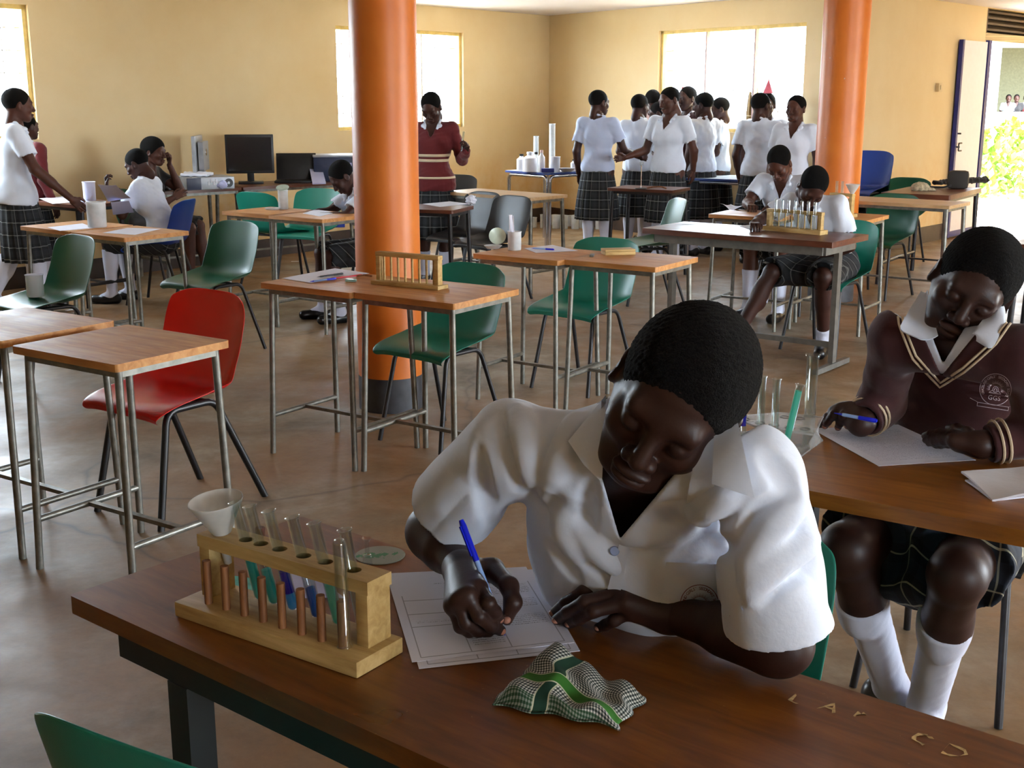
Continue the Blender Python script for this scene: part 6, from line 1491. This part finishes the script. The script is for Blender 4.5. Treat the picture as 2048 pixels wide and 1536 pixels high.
# left desks
sheet('paper', [(95, 455), (165, 447), (190, 456), (120, 462)], Z, 'pale paper on the desk beside the walking student')
sheet('paper', [(205, 466), (255, 456), (322, 458), (270, 470)], Z, 'white papers at the right end of the desk behind the dark green chair')
c = P(195, 454, Z); beaker(c, 'cloudy white beaker standing on the desk beside the walking student', .055, .15, fill=('cloud', .9))
c = P(180, 401, Z); beaker(c, 'stack of white plastic cups on the far left dark desk', .045, .14, mat='paper', name='cup_stack', cat='cups')
sheet('paper', [(78, 397), (140, 392), (172, 402), (105, 408)], Z, 'white paper on the far left dark desk')
sheet('paper', [(128, 401), (160, 398), (180, 403), (146, 406)], Z + .003, 'small lavender slip on the far left dark desk', 'lav')
sheet('paper', [(196, 372), (232, 368), (262, 398), (216, 402)], [.92, .95, .82, .80], 'lavender sheet held up by the seated student in the white shirt', 'lav', n=8, wav=.01)
sheet('paper', [(222, 405), (258, 402), (268, 425), (226, 430)], [.80, .80, .68, .68], 'lavender sheet hanging below the dark desk from the student\'s other hand', 'lav', n=8)
c = P(20, 586, .452); beaker((-2.60, 6.62, .45), 'white plastic cup on the seat of the dark green chair at the left edge', .045, .12, mat='paper', name='cup', cat='cup')
c = P(567, 418, Z); beaker(c, 'clear beaker with a dish on top, on the desk behind the green chair', .034, .13, fill=('cloud', .35))
d_ = thing('watch_glass', 'pale watch glass resting on top of the clear beaker behind the green chair', 'watch glass', c + Vector((0, 0, .142))); d_.rotation_euler = (R(24), 0, 0); MB().lathe([(0, -.01), (.03, -.004), (.044, .005), (.045, .007), (.03, 0), (0, -.006)], 24).build('bowl', plain('pale_green_glass2', srgb(190, 210, 196), .25), d_)
c = P(545, 419, Z); e = MB().lathe([(0, 0), (.045, 0), (.055, .012), (.05, .012), (.042, .003), (0, .003)], 24).build('glass_dish', M['beaker'], None); e.location = c; tag(e, 'low clear dish on the desk behind the green chair, left of the beaker', 'dish')
sheet('paper', [(605, 427), (632, 419), (672, 425), (640, 433)], Z, 'white paper under the hands of the student left of the pillar')
sheet('paper', [(845, 408), (900, 403), (940, 408), (880, 414)], Z, 'shiny white paper on the dark brown desk by the left pillar')
e = mesh_obj('crumpled_paper', [Field().ell((0, 0, .03), (.035, .03, .03)).wob(.012, 90, 3).mesh(.004)], M['paper'], None); e.location = P(942, 408, Z); tag(e, 'crumpled white paper ball on the dark brown desk by the left pillar', 'paper')
# small stand on the dark desk in front of the group
c = P(1282, 378, Z); sd = thing('stand', 'small glass tube stand with a round foot, in front of the standing group', 'stand', c)
MB().lathe([(0, 0), (.05, 0), (.05, .008), (.012, .014), (0, .014)], 20).build('foot', M['dark_steel'], sd); MB().tube([(0, 0, .01), (0, 0, .2)], .005, 8).build('rod', M['chrome'], sd); MB().lathe([(0, .19), (.014, .195), (.016, .225), (.012, .235), (0, .235)], 16).build('bulb', M['glass'], sd)
e = MB().tube([(0, 0, .006), (.05, .02, .016), (.12, 0, .02), (.16, -.03, .006)], .006, 8, .03).build('rubber_tube', M['dowel'], None); e.location = (c.x + .05, c.y, Z); tag(e, 'brown rubber tube curled beside the small stand', 'tube')

# ---- computers
def monitor(label, loc, rz, w=.40, h=.32, mat='black_plastic', bulge=True):
    t = thing('monitor', label, 'monitor', loc, rz)      # screen faces +y, back towards -y
    MB().box((0, .012, .26), (w, .03, h), bev=.006).build('screen_bezel', M[mat], t); MB().box((0, .0285, .26), (w - .04, .002, h - .05)).build('screen', plain('dark_screen', srgb(20, 22, 28), .15), t, False)
    if bulge: MB().prism(rrect(w * .36, h * .36, .02), -.012, .03, T(0, -.03, .26) @ Matrix.Rotation(R(90), 4, 'X')).build('back_cover', M[mat], t)
    MB().box((0, -.03, .12), (.06, .03, .2), bev=.005).box((0, -.01, .009), (.22, .17, .018), bev=.005).build('stand', M[mat], t)
    MB().lathe([(0, 0), (.03, 0), (.028, .003), (0, .003)], 20, T(0, -.062, .29) @ Matrix.Rotation(R(90), 4, 'X')).build('round_sticker', M['chrome'], t); return t
M['navy_plastic'] = plain('navy_grey_plastic', srgb(44, 52, 78), .4); M['silver'] = plain('silver_grey_metal', srgb(168, 172, 178), .4, .3)
p = P(452, 357, .765); monitor('tall grey monitor seen from its side on the brown computer table', (-2.70, 10.74, .751), R(95), .42, .34, 'silver')
monitor('black monitor seen from behind with a round sticker, on the computer table', (-2.33, 11.06, .751), R(192), .42, .34)
c = P(436, 374, Z); pc = thing('computer_case', 'silver and navy desktop computer case lying flat below the grey monitor', 'computer', (-2.60, 10.50, .751), R(30))
MB().box((0, 0, .05), (.40, .34, .10), bev=.004).build('case', M['silver'], pc); MB().box((-.145, -.172, .05), (.12, .008, .096), bev=.002).build('front_panel', M['navy_plastic'], pc)
MB().lathe([(.012, 0), (.036, 0), (.036, .004), (.012, .004)], 20, T(.15, -.172, .05) @ Matrix.Rotation(R(90), 4, 'X'), closed=True).build('fan_grille', M['dark_steel'], pc); m = MB()
for i in range(5): m.box((-.02 + i * .022, -.172, .05 + .02 * (i % 2)), (.016, .006, .03))
m.build('ports', M['white_paint'], pc)
e = mesh_obj('paper_pile', [Field().box((0, 0, .012), (.12, .09, .012), rad=.003).wob(.008, 40, 2).mesh(.006)], M['paper'], None); e.location = (-2.66, 10.47, .856); tag(e, 'untidy pile of white papers on top of the computer case', 'papers')
e = mesh_obj('plastic_bag', [Field().ell((0, 0, .03), (.05, .04, .035)).wob(.015, 70, 7).mesh(.005)], M['lav'], None); e.location = (-2.44, 10.40, .751); tag(e, 'scrunched pale plastic bag in front of the computer case', 'bag')
kb = thing('keyboard', 'black keyboard lying on the computer table beside the seated woman', 'keyboard', (-2.86, 10.33, .751), R(42)); MB().box((0, 0, .01), (.40, .14, .02), bev=.004).build('housing', M['black_plastic'], kb); m = MB()
for i in range(12):
    for j in range(4): m.box((-.18 + i * .033, -.045 + j * .03, .023), (.026, .024, .006))
m.build('keys', M['dark_steel'], kb, False)
lp = thing('laptop', 'black laptop seen from behind, lid up, on the computer table', 'laptop', (-1.96, 11.22, .751), R(186)); MB().box((0, -.01, .01), (.36, .25, .02), bev=.004).build('keyboard_base', M['black_plastic'], lp)
MB().box((0, 0, .12), (.36, .012, .24), T(0, -.135, .016) @ Matrix.Rotation(R(12), 4, 'X'), bev=.004).build('lid', M['black_plastic'], lp); MB().box((0, -.0075, .13), (.03, .001, .008), T(0, -.135, .016) @ Matrix.Rotation(R(12), 4, 'X')).build('lid_mark', M['silver'], lp, False)
pr = thing('printer', 'navy grey printer with a silver top at the right end of the computer table', 'printer', (-1.62, 11.52, .751), R(10)); MB().box((0, 0, .11), (.44, .34, .22), bev=.012).build('housing', M['navy_plastic'], pr); MB().box((0, 0, .226), (.45, .35, .02), bev=.006).build('top_cover', M['silver'], pr)
MB().box((.06, -.175, .14), (.13, .006, .05), bev=.002).build('display', M['lav'], pr); MB().box((.05, -.19, .03), (.22, .05, .03), bev=.004).build('paper_tray', M['silver'], pr)
e = sheet('paper', [(616, 320), (640, 320), (652, 366), (625, 367)], [.93, .93, .752, .752], 'lavender white sheets leaning on the left side of the printer', 'lav', th=.01)
bx = thing('box', 'blue tissue box with a white tissue on the seat of the teal chair', 'box', (-1.515, 10.22, .452), R(12)); MB().box((0, 0, .05), (.24, .12, .10), bev=.003).build('carton', plain('blue_printed_carton', srgb(30, 60, 170), .5, var=.35, nscale=30), bx)
mesh_obj('tissue', [Field().cap((-.02, 0, .10), (-.03, 0, .15), .035, .006, ax=(0, 1, 0), fl=.4).wob(.008, 80, 5).mesh(.006)], M['paper'], bx)
# ---- bottles and cylinders on the corner table, beakers on the floor beneath
GB = 'laboratory vessels on the corner table'
def bottle(loc, label, r, h, col, cap, group=GB):
    b = thing('bottle', label, 'bottle', loc, 0, group); MB().lathe([(0, 0), (r, 0), (r, h * .68), (r * .4, h * .82), (r * .4, h * .9), (0, h * .9)], 22).build('body', M[col], b); MB().lathe([(r * .45, h * .88), (r * .45, h), (0, h)], 16).build('cap', M[cap], b); return b
def zt(x, y): p = P(x, y, .7525); return p
bottle(zt(1043, 341), 'white bottle with a pink label and dark stopper, leftmost on the corner table', .05, .17, 'white_paint', 'black_plastic')
bottle(zt(1060, 343), 'largest white bottle on the corner table', .075, .20, 'white_paint', 'white_paint')
bottle(zt(1072, 341), 'clear bottle with dark cap behind the largest white bottle', .04, .19, 'beaker', 'black_plastic')
bottle(zt(1083, 344), 'narrow white bottle with a pinkish tip, right of the clear one', .035, .22, 'white_paint', 'shirt_pink')
def cyl(loc, label, r, h):
    c_ = thing('measuring_cylinder', label, 'measuring cylinder', loc, 0, GB); MB().lathe([(0, 0), (r * 1.9, 0), (r * 1.9, .012), (r, .016), (0, .016)], 20).build('foot', M['white_paint'], c_); MB().lathe([(r * .9, .016), (r, .016), (r, h), (r * 1.15, h + .005), (r * .9, h)], 20, closed=True).build('tube', M['beaker'], c_)
cyl(zt(1072, 338), 'measuring cylinder rising behind the bottles of the corner table', .028, .34); cyl(zt(1104, 339), 'tallest measuring cylinder standing alone on the corner table', .032, .47)
beaker(zt(1110, 343), 'white plastic beaker beside the tallest cylinder on the corner table', .05, .15, mat='white_paint', group=GB)
e = MB().box((0, 0, .02), (.13, .08, .04), bev=.004).build('blue_case', M['blue_paint'], None); e.location = zt(1096, 346) + Vector((.0, .1, 0)); tag(e, 'small dark blue case lying on the corner table', 'case')
e = MB().lathe([(0, 0), (.05, 0), (.09, .035), (.085, .035), (.045, .005), (0, .005)], 28).build('glass_dish', M['silver'], None); e.location = zt(1134, 343) ; tag(e, 'shallow silvery dish on the corner table', 'dish')
bottle(zt(1147, 342), 'small white bottle behind the silvery dish', .03, .12, 'white_paint', 'black_plastic')
fx = [(1066, 455), (1088, 456), (1100, 450), (1112, 457), (1124, 450), (1128, 458), (1140, 452), (1150, 458), (1156, 450), (1166, 456), (1094, 462), (1240, 455)]
for i, (x, y) in enumerate(fx):
    p = P(x, y, 0); q_ = Vector((p.x, p.y, 0)); wdir = (BE - K).normalized(); s_ = (q_ - K).dot(wdir); nn = Vector((-wdir.y, wdir.x, 0)); dd = (q_ - K).dot(nn)
    if dd > -.12: q_ = q_ - nn * (dd + .12)
    beaker(q_, 'empty glass vessel in the row on the floor under the corner tables', .045, .16 if i % 2 else .12, mat='beaker', group='glass vessels on the floor under the corner tables')
# ---- by the door
bg_ = thing('bag', 'dark rounded bag standing on the dark table by the door', 'bag', P(1915, 377, .7515), R(-20))
MB().box((0, 0, .075), (.17, .12, .15), bev=.035).build('body', plain('dark_olive_bag_cloth', srgb(44, 40, 36), .7), bg_); MB().tube([(-.05, -.062, .03), (-.12, -.09, .01), (-.2, -.03, .008), (-.28, .02, .012)], .008, 8, .04).build('strap', M['black_cloth'], bg_)
e = mesh_obj('folded_umbrella', [Field().cap((-.3, 0, .03), (.32, 0, .035), .025, .035, ax=(0, 0, 1), fl=.8).wob(.008, 40, 3).mesh(.007)], M['black_cloth'], None); e.location = P(1925, 372, .752) + Vector((.02, .14, 0)); e.rotation_euler.z = R(28); tag(e, 'flat bundle of dark cloth behind the bag by the door', 'cloth')
e = mesh_obj('woven_hat', [Field().ell((0, 0, .02), (.075, .06, .05)).ell((.07, 0, .0), (.06, .05, .025)).planes([((0, 0, 0), (0, 0, 1))], k=.002).wob(.006, 120, 5).mesh(.006)], plain('woven_straw', srgb(176, 160, 130), .8, var=.4, nscale=60), None); e.location = P(1840, 381, .7515); tag(e, 'woven straw-coloured bundle on the front corner of the dark table by the door', 'bundle')
e = sheet('paper', [(1706, 366), (1728, 360), (1740, 364), (1716, 372)], .722, 'white papers lying on the seat of the blue chair', th=.01)
jg = thing('jug', 'orange plastic jug on the floor behind the right pillar', 'jug', (2.77, 10.25, 0)); M['orange_plastic'] = plain('orange_plastic', srgb(236, 84, 24), .35)
MB().lathe([(0, 0), (.11, 0), (.13, .03), (.15, .26), (.13, .36), (.07, .43), (.06, .47), (.0, .47)], 28).build('body', M['orange_plastic'], jg); MB().lathe([(.065, .47), (.085, .48), (.085, .55), (.06, .57), (0, .57)], 24).build('lid', M['orange_plastic'], jg)
# foil cones on the window sill, cord on the floor
Mb, Lb = wall_frame(K, BE)
def cone(px, py, label, h, r, mat, zb=SILL - .015, cat='foil decoration'):
    s_ = on_wall(px, py, K, BE)[0]; p = Mb @ Vector((s_, .115, zb)); t = thing('foil_cone', label, cat, p, 0, 'foil decorations on the window sill'); m = MB(); m.lathe([(0, 0), (r, 0), (r * 1.05, h * .3), (r * .8, h * .6), (r * .35, h * .9), (.006, h), (0, h)], 14); m.build('foil', M[mat], t)
    m = MB()
    for k in range(4): m.lathe([(r * (1.03 - .17 * k), h * (.25 + .16 * k)), (r * (1.08 - .17 * k), h * (.26 + .16 * k)), (r * (1.03 - .17 * k), h * (.27 + .16 * k))], 14, closed=True)
    m.build('binding_string', M['trim'], t)
M['red_foil'] = plain('dark_red_foil', srgb(150, 24, 40), .25, .4); M['gold_foil'] = plain('dark_gold_foil', srgb(110, 84, 40), .3, .4, var=.6, nscale=12); M['pink_paper'] = plain('pink_paper_hat', srgb(226, 110, 130), .6)
cone(1357, 150, 'tall dark red foil cone on the window sill behind the smiling student', .66, .07, 'red_foil'); cone(1492, 160, 'dark gold and violet foil cone on the window sill', .62, .065, 'gold_foil')
pq = spot(1530, 11.95); ph = MB().lathe([(.05, 0), (.003, .13), (.0, .132), (0, .128), (.045, 0)], 16, closed=False).build('paper_hat', M['pink_paper'], None); ph.location = (pq[0], pq[1] - .02, 1.535); tag(ph, 'pink paper cone hat on the head of the half hidden student by the window', 'hat')
m = MB().tube([P(1300, 505, .006), P(1380, 492, .006), P(1440, 486, .006), P(1490, 492, .006), P(1470, 497, .006), P(1455, 490, .006)], .006, 7, .1); e = m.build('cord', M['dowel'], None); tag(e, 'thin brown cord lying on the floor behind the long brown table', 'cord')
for i, (x, y) in enumerate(((590, 523), (140, 620), (1720, 545))):
    e = MB().box((0, 0, .001), (.07, .03, .002)).build('paper_scrap', M['paper'], None, False); e.location = P(x, y, 0); e.rotation_euler.z = i; tag(e, ['paper scrap on the floor behind the desk left of the pillar', 'paper scrap on the floor beside the dark green chair', 'paper scrap on the floor under the desks at the right pillar'][i], 'paper scrap')
# tube held by the student in the striped sweater
tube((-.405, 9.905, 1.08), (.15, -.1, 1), 'glass tube held up by the student in the striped maroon sweater', None, L=.16, r=.008)
